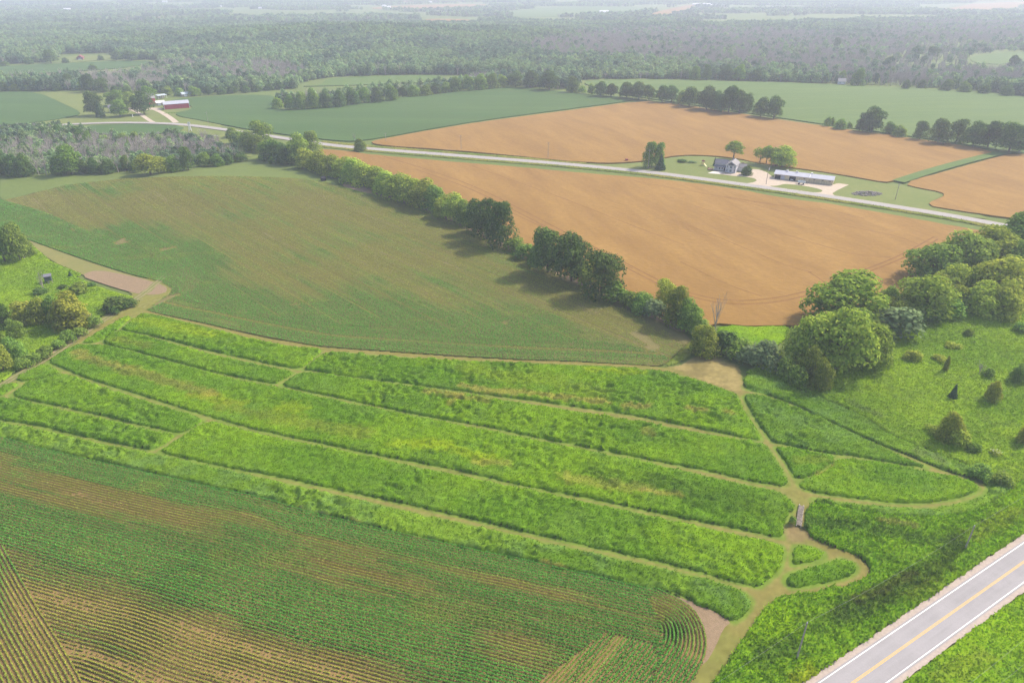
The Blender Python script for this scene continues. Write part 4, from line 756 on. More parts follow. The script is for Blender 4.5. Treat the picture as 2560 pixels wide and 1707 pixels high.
row('j', 'round dark 1782 660 560 84;round dark 1852 664 570 76;round dark 1960 672 568 104;round dark 2042 678 562 112;round dark 2112 684 580 84;round dark 2202 698 586 94;round dark 2265 700 590 90;bushy mid 2330 712 620 60;round dark 2388 728 596 124;round dark 2505 752 596 134;bushy dark 2575 762 624 90;round dark 2655 774 592 126;round dark 2728 772 622 104;bushy dark 2780 760 640 74;round dark 2875 800 670 94;round dark 2965 810 662 104;shrub mid 3330 866 802 40;bushy mid 3360 856 800 32;bushy mid 3415 886 812 74;shrub mid 3480 884 838 32;bushy dark 3570 900 772 90;round dark 3632 904 736 136;bushy mid 3755 916 834 74;bushy mid 3825 936 858 84;tall dark 3962 954 826 82;tall dark 4085 980 816 126;tall dark 4208 982 806 104;round dark 4325 1006 838 134;round dark 4425 1012 826 144;round dark 4570 1040 846 184;round dark 4640 1046 900 90', 'of the spaced row along the far wheat edge', 'spaced row beyond the wheat', 1.15)
row('t', 'tall mid 250 345 92 150;tall mid 335 335 92 112;spruce dark 355 370 222 112;open light 1072 268 92 205;open light 1330 308 150 145;open light 1392 318 138 140;open light 1440 326 146 110;round light 1490 336 165 120;round light 1552 346 150 270;bushy dark 1196 420 330 112;bushy plum 1164 378 300 74;spruce mid 886 330 252 38;shrub dark 570 295 268 90;shrub grey 660 300 284 80', 'of the yard planting round the pale farmhouse', 'farmhouse yard trees')
plant('bushy', 'mid', 850 + 140 / 2.735, 1030 / 2.735, 944 / 2.735, 30, 'small bushy tree alone at the sharp tip of the far wheat')
plant('bare', 'dark', 850 + 100 / 2.735, 968 / 2.735, 908 / 2.735, 14, 'slim bare tree beside the small bushy tree at the wheat tip')
row('k', 'round dark 800 310 270 54;tall dark 1066 345 255 50;round dark 1610 395 312 60;round dark 1722 402 320 92;round dark 2270 476 382 84;tall dark 1240 400 330 50;bushy dark 520 555 470 84;bushy dark 310 550 440 84;tall dark 180 550 440 60;bushy mid 400 552 440 90;bushy mid 100 548 450 80;bushy mid 1215 585 470 90;bushy mid 1100 565 480 60;tall dark 1420 470 385 60;bushy dark 1650 605 545 60;bushy dark 1540 608 545 60;bushy dark 1820 620 540 80;bushy mid 1940 630 560 80;bushy dark 2080 640 570 80;bushy dark 2230 655 580 80', 'standing against the far grey wood', 'dark trees of the far grey wood')
row('i', 'round dark 80 432 362 54;round dark 350 432 342 90;bushy dark 200 438 390 60;bushy dark 690 412 376 40;round dark 800 412 350 76;round dark 900 414 348 90;bushy mid 40 450 420 60;bushy dark 640 478 440 60;bushy dark 450 430 395 50', 'near the far red farmhouse in the haze', 'trees round the far red farmhouse')
plant('shrub', 'mid', 1979, 1309, 1290, 17, 'small dark bush at the near corner of the plank bridge')
plant('shrub', 'mid', 2013, 1318, 1304, 13, 'low bush on the outer side of the plank bridge')

# ------------------------------------------------------------------ far woods: thousands of trees, one object per wood (instances)
PC = bpy.data.collections.new('wood_kinds')          # never linked to the scene
def kind_obj(name, parts):                            # join several meshes (with their materials) into one
    V, F_, mats, mi, off = [], [], [], [], 0
    for me, mt in parts:
        n = len(me.vertices); v = np.empty(n * 3, np.float32); me.vertices.foreach_get('co', v); V.append(v.reshape(-1, 3))
        for p in me.polygons: F_.append([i + off for i in p.vertices]); mi.append(len(mats))
        mats.append(mt); off += n
    m2 = bpy.data.meshes.new(name); m2.from_pydata(np.vstack(V).tolist(), [], F_); m2.polygons.foreach_set('material_index', np.array(mi, np.int32))
    for mt in mats: m2.materials.append(mt)
    o = bpy.data.objects.new(name, m2); PC.objects.link(o); return o
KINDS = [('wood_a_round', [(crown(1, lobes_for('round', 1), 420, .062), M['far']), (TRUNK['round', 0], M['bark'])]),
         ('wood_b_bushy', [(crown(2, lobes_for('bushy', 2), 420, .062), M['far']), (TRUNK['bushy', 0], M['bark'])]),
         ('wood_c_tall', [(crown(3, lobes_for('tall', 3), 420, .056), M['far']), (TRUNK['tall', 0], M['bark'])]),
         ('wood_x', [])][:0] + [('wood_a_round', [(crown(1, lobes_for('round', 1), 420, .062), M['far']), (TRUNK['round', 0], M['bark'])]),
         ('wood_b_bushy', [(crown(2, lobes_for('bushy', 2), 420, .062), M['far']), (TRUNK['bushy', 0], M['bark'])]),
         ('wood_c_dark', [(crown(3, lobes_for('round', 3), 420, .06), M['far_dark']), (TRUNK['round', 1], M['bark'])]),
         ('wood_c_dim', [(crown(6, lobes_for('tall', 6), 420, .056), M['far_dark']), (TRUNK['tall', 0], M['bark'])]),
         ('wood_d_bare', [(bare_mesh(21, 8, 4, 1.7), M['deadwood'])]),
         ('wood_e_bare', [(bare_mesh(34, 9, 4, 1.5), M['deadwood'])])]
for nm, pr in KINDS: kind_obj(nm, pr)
ng = bpy.data.node_groups.new('scatter_trees', 'GeometryNodeTree')
ng.interface.new_socket('Geometry', in_out='INPUT', socket_type='NodeSocketGeometry'); ng.interface.new_socket('Geometry', in_out='OUTPUT', socket_type='NodeSocketGeometry')
n = ng.nodes; l = ng.links; gi = n.new('NodeGroupInput'); go = n.new('NodeGroupOutput'); ip = n.new('GeometryNodeInstanceOnPoints'); ci = n.new('GeometryNodeCollectionInfo')
ci.inputs[0].default_value = PC; ci.inputs[1].default_value = True; ci.inputs[2].default_value = True; ip.inputs['Pick Instance'].default_value = True
def attr(nm, tp):
    q = n.new('GeometryNodeInputNamedAttribute'); q.data_type = tp; q.inputs[0].default_value = nm; return [s for s in q.outputs if s.enabled and s.name == 'Attribute'][0]
l.new(gi.outputs[0], ip.inputs['Points']); l.new(ci.outputs[0], ip.inputs['Instance']); l.new(attr('pid', 'INT'), ip.inputs['Instance Index'])
cr = n.new('FunctionNodeEulerToRotation') if hasattr(bpy.types, 'FunctionNodeEulerToRotation') else None
if cr: l.new(attr('rot', 'FLOAT_VECTOR'), cr.inputs[0]); l.new(cr.outputs[0], ip.inputs['Rotation'])
else: l.new(attr('rot', 'FLOAT_VECTOR'), ip.inputs['Rotation'])
l.new(attr('scl', 'FLOAT_VECTOR'), ip.inputs['Scale']); l.new(ip.outputs[0], go.inputs[0])
def wood(name, x, y, dead, hs, ws, label, seed):
    g = np.random.default_rng(seed); n_ = len(x); isd = g.random(n_) < dead
    pid = np.where(isd, 4 + (g.random(n_) < .5), 2 * (g.random(n_) < sst(fbm(x / 70, y / 70, seed + 4, 3), .40, .62)) + (g.random(n_) < .42)).astype(np.int32)
    v = (.72 + .5 * g.random(n_)) * (.8 + .45 * fbm(x / 45, y / 45, seed + 9, 2)); hh = hs * v; ww = ws * (.75 + .5 * g.random(n_)) * np.where(isd, .8, 1) * np.where(pid == 3, .75, 1)
    me = bpy.data.meshes.new(name); P = np.stack([x, y, T(x, y) - .3], 1).astype(np.float32); me.vertices.add(n_); me.vertices.foreach_set('co', P.ravel())
    a = me.attributes.new('pid', 'INT', 'POINT'); a.data.foreach_set('value', pid)
    a = me.attributes.new('rot', 'FLOAT_VECTOR', 'POINT'); a.data.foreach_set('vector', np.stack([0 * x, 0 * x, g.random(n_) * 6.283], 1).astype(np.float32).ravel())
    a = me.attributes.new('scl', 'FLOAT_VECTOR', 'POINT'); a.data.foreach_set('vector', np.stack([ww, ww, hh], 1).astype(np.float32).ravel()); me.update()
    o = obj(name, me); md = o.modifiers.new('trees', 'NODES'); md.node_group = ng
    return tag(o, label, 'wood', None, 'stuff')
def scatter_pts(poly, sp, seed, excl=()):
    g = np.random.default_rng(seed); lo_, hi_ = poly.min(0), poly.max(0)
    gx, gy = np.meshgrid(np.arange(lo_[0], hi_[0], sp), np.arange(lo_[1], hi_[1], sp)); x = gx.ravel() + (g.random(gx.size) - .5) * sp * .9; y = gy.ravel() + (g.random(gx.size) - .5) * sp * .9
    k = inside(poly, x, y)
    for e in excl: k[k] &= ~inside(e, x[k], y[k])
    return x[k], y[k]
def blobmask(x, y, lst):                      # lst: pixel ellipses (px, py, rx, ry) -> 0..1, compared in picture-plane angles on the ground
    v = (HCAM - 0) ; dep = y * CP + HCAM * SP; sx = W / 2 + F * x / dep; sy = H / 2 + F * (HCAM * CP - y * SP) / dep; m = np.zeros(len(x))
    for a, b, rx, ry in lst: m = np.maximum(m, 1 - sst(np.hypot((sx - a) / rx, (sy - b) / ry), .7, 1.25))
    return m
HOLES = [gpoly("s 1050,44 1106,43 1195,46 1195,62 1140,64 1088,64 1050,60"), gpoly("s 2415,143 2505,130 2720,127 2720,172 2560,172 2500,180 2415,176"),
         gpoly("s -120,168 0,162 130,155 155,135 280,132 300,148 400,150 400,168 335,188 185,201 0,209 -120,212")]
W1 = gpoly("s -400,232 -80,228 0,228 205,226 300,230 420,232 560,232 640,226 735,222 750,208 800,197 870,190 1000,187 1117,187 1300,192 1450,200 1520,197 1700,198 2000,206 2175,213 2431,224 2560,240 2750,262 3000,262 3000,58 2560,58 2300,52 2000,60 1700,66 1400,58 1240,52 1000,62 800,66 500,58 200,70 0,62 -400,62")
x, y = scatter_pts(W1, 6.4, 11, HOLES); 
k = (y < 1500) | (rng.random(len(x)) < .62); x, y = x[k], y[k]
dead = np.clip(.12 + .85 * blobmask(x, y, [(650, 190, 110, 26), (330, 205, 130, 26), (2050, 140, 520, 50), (2300, 190, 300, 40), (1560, 130, 260, 26), (2450, 85, 300, 40), (1750, 100, 380, 26), (80, 195, 120, 18), (480, 175, 120, 14)]) * (.55 + .7 * fbm(x / 60, y / 60, 3, 3)), 0, .94)
thin = blobmask(x, y, [(2380, 160, 260, 30), (2450, 120, 200, 16)]) * .75; k = rng.random(len(x)) > thin; x, y, dead = x[k], y[k], dead[k]
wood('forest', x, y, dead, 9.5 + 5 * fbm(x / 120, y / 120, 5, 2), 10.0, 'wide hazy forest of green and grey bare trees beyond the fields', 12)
x, y = scatter_pts(gpoly("s 692,262 750,268 860,258 985,238 1080,233 1270,212 1400,226 1452,214 1452,203 1300,195 1190,194 1150,212 1080,222 985,227 860,242 760,250 700,254"), 7.0, 13)
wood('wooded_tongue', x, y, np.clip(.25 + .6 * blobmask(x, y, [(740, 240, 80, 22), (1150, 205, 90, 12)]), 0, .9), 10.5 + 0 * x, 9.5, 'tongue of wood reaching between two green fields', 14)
W3 = gpoly("s -80,440 0,436 100,434 250,430 350,425 420,416 520,408 600,398 606,388 560,372 540,352 450,342 380,347 250,347 215,332 120,326 0,330 -80,332")
x, y = scatter_pts(W3, 4.6, 15); dm = blobmask(x, y, [(400, 375, 190, 32), (100, 380, 130, 24), (260, 400, 80, 22), (220, 350, 60, 16)])
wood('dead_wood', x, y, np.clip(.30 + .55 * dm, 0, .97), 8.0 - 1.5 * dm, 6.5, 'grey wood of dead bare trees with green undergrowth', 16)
# beyond: tree lines and copses in the farmland under the haze
far = gpoly("s -1500,66 -400,64 200,72 800,68 1000,64 1240,54 1400,60 1700,68 2000,62 2300,54 2560,60 3000,60 4200,60 4200,-14 -1500,-14")
x, y = scatter_pts(far, 16, 17, [HOLES[0]]); k = fbm(x / 420, y / 210, 23, 4) > .54; 
fld = [gpoly(t) for t in ("s 277,46 380,42 475,41 475,51 400,53 300,52", "s 1622,38 1665,22 1735,8 1745,14 1715,34 1650,40", "s 2330,32 2370,20 2450,5 2720,1 2720,20 2560,18 2477,30", "s 1260,28 1420,16 1640,18 1600,34 1400,44 1290,46", "s 900,22 1000,12 1200,8 1240,18 1050,28")]
for e in fld: k &= ~inside(e, x, y)
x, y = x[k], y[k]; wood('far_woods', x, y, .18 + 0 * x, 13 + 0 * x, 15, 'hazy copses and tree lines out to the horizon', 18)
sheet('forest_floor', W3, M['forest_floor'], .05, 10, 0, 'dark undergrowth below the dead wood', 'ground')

# ------------------------------------------------------------------ buildings
def window(root, x, y, z0, z1, w, axis='y', s=-1, name='window', mat='glass', trim='white'):
    """framed window on the wall plane at y (axis y) or x (axis x); s = outward direction"""
    fr, pn = MB(), MB(); t = .09
    def bx(m, a0, a1, b0, b1, d0, d1):
        d0, d1 = sorted((d0, d1))
        if axis == 'y': m.box(a0, a1, d0, d1, b0, b1)
        else: m.box(d0, d1, a0, a1, b0, b1)
    c = x if axis == 'y' else y; d = y if axis == 'y' else x
    bx(pn, c - w / 2, c + w / 2, z0, z1, d + s * .004, d + s * .03)
    for a0, a1, b0, b1 in ((c - w / 2 - t, c - w / 2, z0 - t, z1 + t), (c + w / 2, c + w / 2 + t, z0 - t, z1 + t), (c - w / 2, c + w / 2, z1, z1 + t), (c - w / 2, c + w / 2, z0 - t, z0), (c - w / 2, c + w / 2, (z0 + z1) / 2 - .03, (z0 + z1) / 2 + .03)):
        bx(fr, a0, a1, b0, b1, d + s * .004, d + s * .06)
    o = pn.build(name, M[mat], root); fr.build('frame', M[trim], o); return o
def gabled(root, L, D, eh, rh, wall, roof, x0=0, y0=0, ridge='x', over=.4, wname='wall', rname='roof'):
    m = MB(); e = .12
    if ridge == 'x': m.prism([(x0, y0, 0), (x0, y0 + D, 0), (x0, y0 + D, eh), (x0, y0 + D / 2, rh), (x0, y0, eh)], (L, 0, 0))
    else: m.prism([(x0, y0, 0), (x0 + L, y0, 0), (x0 + L, y0, eh), (x0 + L / 2, y0, rh), (x0, y0, eh)], (0, D, 0))
    w = m.build(wname, M[wall], root); r = MB()
    if ridge == 'x':
        k = over * (rh - eh) / (D / 2); c = D / 2
        r.prism([(x0 - over, y0 - over, eh - k + .03), (x0 - over, y0 + c, rh + .03), (x0 - over, y0 + D + over, eh - k + .03), (x0 - over, y0 + D + over, eh - k + .03 + e), (x0 - over, y0 + c, rh + .03 + e), (x0 - over, y0 - over, eh - k + .03 + e)], (L + 2 * over, 0, 0))
    else:
        k = over * (rh - eh) / (L / 2); c = L / 2
        r.prism([(x0 - over, y0 - over, eh - k + .03), (x0 + c, y0 - over, rh + .03), (x0 + L + over, y0 - over, eh - k + .03), (x0 + L + over, y0 - over, eh - k + .03 + e), (x0 + c, y0 - over, rh + .03 + e), (x0 - over, y0 - over, eh - k + .03 + e)], (0, D + 2 * over, 0))
    return w, r.build(rname, M[roof], root)
def site(name, A, B, label, cat='building', group=None):
    a, b = np.array(P1(*A)), np.array(P1(*B)); d = b - a
    return tag(empty(name, (a[0], a[1], float(T(*a))), math.atan2(d[1], d[0])), label, cat, group), float(np.linalg.norm(d))
# farmhouse, aligned with the road
ra, rb = np.array(P1(1581, 426)), np.array(P1(1883, 465)); rdir = math.atan2(*(rb - ra)[::-1])
p = P1(1813.0, 430.6); fh = tag(empty('farmhouse', (p[0], p[1], float(T(*p))), rdir), 'pale two-storey farmhouse with grey roof, bay front and porch', 'house')
gabled(fh, 6.6, 10.5, 5.2, 7.3, 'siding', 'slate2', 0, 0, 'y', .45)
gabled(fh, 8.0, 6.0, 4.9, 7.0, 'siding', 'slate', -8.03, 2.2, 'x', .4, 'wing_wall', 'wing_roof')
MB().prism([(1.9, -.02, 0), (2.6, -1.0, 0), (4.6, -1.0, 0), (5.3, -.02, 0)], (0, 0, 4.9)).build('bay', M['siding'], fh)
MB().prism([(1.6, -.03, 4.92), (2.45, -1.25, 4.92), (4.75, -1.25, 4.92), (5.6, -.03, 4.92)], (0, 0, .22)).build('bay_roof', M['slate2'], fh)
MB().prism([(.25, -.05, 5.2), (6.35, -.05, 5.2), (3.3, -.05, 7.1)], (0, -.06, 0)).build('gable_shingles', M['slate'], fh)
tr = MB(); tr.prism([(-.5, -.5, 4.83), (3.3, -.5, 7.26), (3.3, -.5, 7.0), (-.5, -.5, 4.57)], (0, -.06, 0)); tr.prism([(3.3, -.5, 7.26), (7.1, -.5, 4.83), (7.1, -.5, 4.57), (3.3, -.5, 7.0)], (0, -.06, 0)); tr.build('gable_trim', M['white'], fh)
for z0, z1 in ((.8, 2.3), (3.1, 4.5)):
    window(fh, 3.6, -1.0, z0, z1, 1.5); 
    window(fh, .95, 0, z0, z1, .8); window(fh, 5.9, 0, z0, z1, .6)
    for yy in (2.2, 5.2, 8.2): window(fh, 6.6, yy, z0, z1, .9, 'x', 1)
MB().prism([(-8.3, .1, 2.75), (-8.3, 2.19, 3.7), (-8.3, 2.19, 3.85), (-8.3, .1, 2.9)], (8.27, 0, 0)).build('porch_roof', M['slate'], fh)
MB().box(-8.2, -.03, .25, 2.18, .0, .35).build('porch_floor', M['wood'], fh)
for i in range(6): MB().box(-8.1 + i * 1.55, -7.95 + i * 1.55, .3, .45, .35, 2.82).build('porch_post', M['white'], fh)
rl = MB(); rl.box(-8.1, -2.0, .34, .40, 1.15, 1.23)
for i in range(24): rl.box(-8.05 + i * .25, -8.01 + i * .25, .35, .39, .37, 1.14)
rl.build('porch_railing', M['white'], fh)
for xx in (-6.8, -4.6, -2.6): window(fh, xx, 2.2, 1.0, 2.3, .9)
dr = MB().box(-1.6, -.7, 2.12, 2.16, .37, 2.4).build('door', M['black'], fh); MB().box(-.86, -.80, 2.06, 2.11, 1.25, 1.35).build('handle', M['steel'], dr)
MB().box(2.0, 2.7, 7.2, 7.9, 6.0, 8.2).build('chimney', M['stone'], fh)
gabled(fh, 5.0, 5.5, 2.9, 4.6, 'white', 'slate2', 6.63, 6.5, 'x', .35, 'annex_wall', 'annex_roof')
MB().box(-12.2, -8.6, .6, 4.0, .0, .5).build('deck', M['deck'], fh)
dk = MB()
for a in np.arange(-12.1, -8.6, .45): dk.box(a, a + .07, .62, .69, .5, 1.4)
for a in np.arange(.7, 4.0, .45): dk.box(-12.15, -12.08, a, a + .07, .5, 1.4)
dk.box(-12.2, -8.6, .6, .71, 1.41, 1.48); dk.build('deck_railing', M['deck'], fh)
sheet('patio', gpoly("x 1330,735 1430,695 1650,705 1560,752"), M['concrete'], .12, 3, 0, 'pale concrete slab before the farmhouse porch', 'patio', sm=0)
# long shed
sh_, L = site('long_shed', (1934, 446.6), (2081, 463.9), 'long low cream shed with pale metal roof and open bays', 'shed')
D = 10.5; gabled(sh_, L, D, 3.1, 4.5, 'cream', 'metal', over=.35)
for x0_, x1_ in ((.7, 4.0), (9.6, 13.4)): 
    MB().box(x0_, x1_, -.03, -.004, .02, 2.6).build('bay_opening', M['black'], sh_)
    f_ = MB(); f_.box(x0_ - .18, x0_ - .003, -.08, -.004, .02, 2.78); f_.box(x1_ + .003, x1_ + .18, -.08, -.004, .02, 2.78); f_.box(x0_, x1_, -.08, -.004, 2.603, 2.78); f_.build('bay_frame', M['wood'], sh_)
MB().box(4.3, 6.6, -.06, -.004, .05, 2.6).build('sliding_door', M['metal'], sh_)
MB().box(6.9, 9.3, -.05, -.004, .05, 2.6).build('board_door', M['cream'], sh_)
for i in range(14): MB().box(14.2 + i * (L - 15) / 14, 14.2 + i * (L - 15) / 14 + .12, -.06, -.004, .02, 2.75).build('wall_batten', M['wood'], sh_)
for xx in (18.5, 24.6, 29.5, 36): window(sh_, min(xx, L - 2), 0, 2.05, 2.5, 1.1, mat='black', trim='wood')
MB().box(L + .004, L + .05, 4.0, 6.2, .05, 2.9).build('end_door', M['black'], sh_)
MB().box(L * .60, L * .60 + .35, -.30, D / 2, 0, .0001).v
pr = MB().prism([(L * .6, -.36, 3.16), (L * .6 + .3, -.36, 3.16), (L * .6 + .3, D / 2, 4.72), (L * .6, D / 2, 4.72)], (0, 0, .10)).build('roof_seam', M['white'], sh_)
for xx in (6.5, 12.5, 21.5): 
    v_ = MB().box(xx, xx + 1.1, D / 2 - .5, D / 2 + .5, 4.4, 5.0).build('roof_vent', M['metal'], sh_); MB().box(xx - .1, xx + 1.2, D / 2 - .6, D / 2 + .6, 5.003, 5.1).build('cap', M['white'], v_)
MB().box(9.9, 13.1, .5, 4.0, 0, .01).v
# red barns
rb_, L = site('red_barn', (411.9, 274.6), (474.3, 269.8), 'long red barn with white metal roof beside the drive', 'barn')
gabled(rb_, L, 11, 4.8, 7.0, 'red', 'metal', over=.5)
MB().box(-.06, -.004, 2.4, 8.6, .05, 4.2).build('end_door', M['white'], rb_); MB().box(-.10, -.063, 3.4, 7.6, .05, 3.9).build('door_opening', M['black'], rb_)
MB().box(-.09, .2, -.09, -.004, 0, 4.5).build('corner_trim', M['white'], rb_); MB().box(L - .2, L + .09, -.09, -.004, 0, 4.5).build('corner_trim', M['white'], rb_)
MB().box(1, L - 1, -.14, -.004, 4.1, 4.35).build('eave_board', M['rust'], rb_)
gb, L = site('gable_barn', (372, 262), (390.5, 260.2), 'tall red gable barn half hidden behind yard trees', 'barn')
gabled(gb, L, 12, 6.2, 11.5, 'red', 'slate2', over=.5); MB().box(L + .004, L + .08, 4.5, 7.5, .05, 3.5).build('barn_door', M['rust'], gb)
MB().box(L + .004, L + .08, 5.4, 6.6, 6.2, 7.6).build('loft_door', M['white'], gb)
ws, L = site('white_shed', (392, 264.8), (413, 263.2), 'low shed with gleaming white roof between two red barns', 'shed')
gabled(ws, L, 8, 2.7, 4.2, 'wood', 'white', over=.4); MB().box(1.2, 4.2, -.07, -.004, .05, 2.3).build('door', M['white'], ws)
pv, L = site('pole_shelter', (397, 248.5), (418, 245.8), 'open pole shelter with thin pale roof behind the barns', 'shelter')
MB().prism([(-.4, -.4, 3.3), (-.4, 5, 4.1), (-.4, 5, 4.25), (-.4, -.4, 3.45)], (L + .8, 0, 0)).build('roof', M['teal'], pv)
for xx in (0, L / 2, L - .3):
    for yy in (0, 4.6): MB().box(xx, xx + .3, yy, yy + .3, 0, 3.3).build('post', M['white'], pv)
MB().box(0, L, 4.95, 5.05, 0, 3.6).build('back_wall', M['wood'], pv)
ts, L = site('teal_shed', (456.5, 242.6), (480, 240.4), 'small shed with pale teal roof at the field edge', 'shed')
gabled(ts, L, 7, 2.6, 4.4, 'wood', 'teal', over=.4); MB().box(2, 5, -.06, -.004, .05, 2.2).build('door', M['white'], ts)
yh, L = site('yard_house', (275, 283), (304, 281), 'white house mostly hidden behind the yard trees', 'house')
gabled(yh, L, 8, 4.5, 6.8, 'white', 'slate', over=.4)
for xx in (1.5, 4, 6.5): window(yh, xx, 0, 1.0, 2.3, .9); window(yh, xx, 0, 3.0, 4.1, .9)
MB().box(8.4, 9.4, -.05, -.004, .05, 2.1).build('door', M['black'], yh)
fr_, L = site('far_red_house', (192, 150.5), (208, 149.8), 'distant low red farmhouse in a pale clearing', 'house')
gabled(fr_, L, 16, 3.4, 6.4, 'dull_red', 'dull_red', 0, 0, 'y', .6)
MB().box(2, L - 2, -.08, -.004, .05, 1.0).build('white_skirting', M['white'], fr_); window(fr_, L / 2, 0, 1.6, 2.8, 3.0)
wh, L = site('wood_edge_house', (2094, 211), (2113, 212), 'small white-gabled house at the edge of the grey wood', 'house')
gabled(wh, L, 9, 3.4, 6.4, 'siding', 'slate2', over=.4); MB().box(L + .004, L + .05, 2, 7, .3, 3.2).build('end_wall', M['white'], wh); window(wh, L * .3, 0, 1, 2.2, 1.2)
w2, L = site('white_outbuilding', (2133, 213.5), (2143, 214), 'tiny white outbuilding beside small white-gabled house', 'shed')
gabled(w2, L, 4, 2.2, 3.2, 'white', 'slate2', over=.2)
cb, L = site('wood_cabin', (1054, 186), (1068, 186), 'dark cabin tucked under the wood above the small green field', 'cabin')
gabled(cb, L, 6, 2.6, 4.6, 'wood', 'slate', over=.4); window(cb, L / 2, 0, .9, 2.0, 1.4)
for i, (ax, ay, w_, lab) in enumerate(((130, 30, 26, 'far white farm building group member nearest the haze corner'), (158, 27, 16, 'small far white building beside the long far white one'), (405, 7, 12, 'very far white roof near the horizon'), (545, 19, 8, 'tiny far white building alone in green fields'),
        (646, 24, 8, 'tiny far white building beside a thin tree line'), (870, 8, 20, 'far white farm roof among pale fields'), (955, 18, 10, 'far white barn on a tan slope'), (962, 21, 14, 'far white barn just below another white barn'), (1070, 9, 10, 'far white barn with trees close by'),
        (1500, 33, 22, 'far long white barn in the green field'), (1590, 39, 9, 'tiny far white shed past the long white barn'), (1732, 14, 20, 'far white farm roof beside the tan triangle'), (1758, 14, 18, 'far white barn, middle of the distant farm'), (1772, 17, 12, 'far white shed at the end of the distant farm'))):
    b_, L = site('distant_building', (ax, ay), (ax + w_, ay), lab, 'building', 'distant white farm buildings'); d_ = min(18, L * .6)
    gabled(b_, L, d_, 5, 9, 'white', 'white', over=.5)

# ------------------------------------------------------------------ poles, wires and the small things
def pole(bx, by, ty, label, kind='wood', arm=True, trans=False, mat='wood', group='utility poles'):
    x, y = P1(bx, by); z = float(T(x, y)); h = height_at(bx, by, ty)
    r = tag(empty('utility_pole', (x, y, z)), label, 'utility pole', group)
    MB().tube((0, 0, -.3), (0, 0, h), .19, .13, 8).build('post', M[mat], r)
    if arm:
        a = MB().box(-1.1, 1.1, -.20, -.135, h - .75, h - .60).build('crossarm', M['wood'], r)
        for q in (-1, 0, 1): MB().tube((q * .95, -.17, h - .6), (q * .95, -.17, h - .38), .06, .04, 6).build('insulator', M['white'], a)
    else: MB().tube((0, 0, h), (0, 0, h + .25), .07, .05, 6).build('insulator', M['white'], r)
    if trans: MB().tube((.36, 0, h - 2.2), (.36, 0, h - 1.1), .26, .26, 10).build('transformer', M['steel'], r)
    return np.array([x, y, z + h])
h1 = pole(1990, 1652, 1556, 'weathered wooden pole standing in the ditch growth nearest the highway', arm=False)
h2 = pole(2411, 1375, 1314, 'wooden pole with white cap further along the highway ditch', arm=False)
def wire(a, b, sag, r, label):
    m = MB(); n_ = 14; pts = [Vector(a).lerp(Vector(b), i / n_) - Vector((0, 0, 4 * sag * (i / n_) * (1 - i / n_))) for i in range(n_ + 1)]
    for p0, p1 in zip(pts[:-1], pts[1:]): m.tube(p0, p1, r, r, 4)
    return tag(m.build('power_line', M['wire']), label, 'power line')
dv_ = h2 - h1; dv_[2] = 0
wire(h1 + (0, 0, .2), h2 + (0, 0, .2), 1.3, .011, 'thin wire between the two highway ditch poles'); wire(h2 + (0, 0, .2), h2 + dv_ * 1.2 + (0, 0, .2), 1.3, .011, 'thin wire leaving the capped pole past the frame edge'); wire(h1 + (0, 0, .2), h1 - dv_ * 1.1, 1.3, .011, 'thin wire dropping toward the lower frame edge from the near pole')
for k_, off in ((9.5, 'inner of two'), (12.2, 'outer of two')):
    q = hwy(sgn * (hl + k_)); wire((*q[0], 8.0), (*(q[0] * .45 + q[1] * .55), 8.0), 1.0, .011, off + ' thin wires over the far verge of the highway')
far_poles = [(1915, 461, 416, 'tall wooden pole by the farmhouse drive entrance', 1), (1620, 423, 374, 'pale slim pole before the poplar and spruce', 0), (2238, 499, 459, 'wooden pole on the lawn past the stone pile', 0), (965, 355, 332, 'slim pole at the narrow tip of the far wheat', 0), (1153, 375, 338, 'slim grey pole on the road verge, middle of the far wheat edge', 0), (1370, 396, 356, 'slim grey pole on the road verge nearer the poplar', 0), (521, 309, 280, 'pale pole on the road edge opposite the white windmill', 0)]
pts = [pole(a, b, c, lab, trans=bool(t_)) for a, b, c, lab, t_ in far_poles]
# windmill
x, y = P1(476, 327.5); h = height_at(476, 327.5, 305); k = h / 8.0
wm = tag(empty('windmill', (x, y, float(T(x, y))), .3, (k, k, k)), 'small white ornamental windmill at the edge of the dead wood', 'windmill')
m = MB()
for sx in (-1, 1):
    for sy in (-1, 1): m.tube((sx * 1.1, sy * 1.1, 0), (sx * .25, sy * .25, 6.6), .24, .2, 5)
for z_ in (1.6, 3.2, 4.8):
    w_ = 1.1 - .85 * z_ / 6.6
    for s_ in (-1, 1): m.tube((-w_, s_ * w_, z_), (w_, s_ * w_, z_), .13, .13, 4); m.tube((s_ * w_, -w_, z_), (s_ * w_, w_, z_), .08, .08, 4)
m.build('tower', M['white'], wm); m = MB(); m.tube((0, -.5, 6.8), (0, -.75, 6.8), .25, .25, 10)
for i in range(12):
    t_ = 6.283 * i / 12; c_, s_ = math.cos(t_), math.sin(t_); m.prism([(.3 * c_ - .05 * s_, -.62, 6.8 + .3 * s_ + .05 * c_), (1.35 * c_ - .22 * s_, -.62, 6.8 + 1.35 * s_ + .22 * c_), (1.35 * c_ + .22 * s_, -.62, 6.8 + 1.35 * s_ - .22 * c_), (.3 * c_ + .05 * s_, -.62, 6.8 + .3 * s_ - .05 * c_)], (0, .06, 0))
m.build('wheel', M['white'], wm); MB().box(-.04, .04, -.5, 1.6, 6.74, 6.86).prism([(0, 1.0, 6.4), (0, 2.2, 6.1), (0, 2.2, 7.5), (0, 1.0, 7.2)], (.05, 0, 0)).build('tail', M['white'], wm)
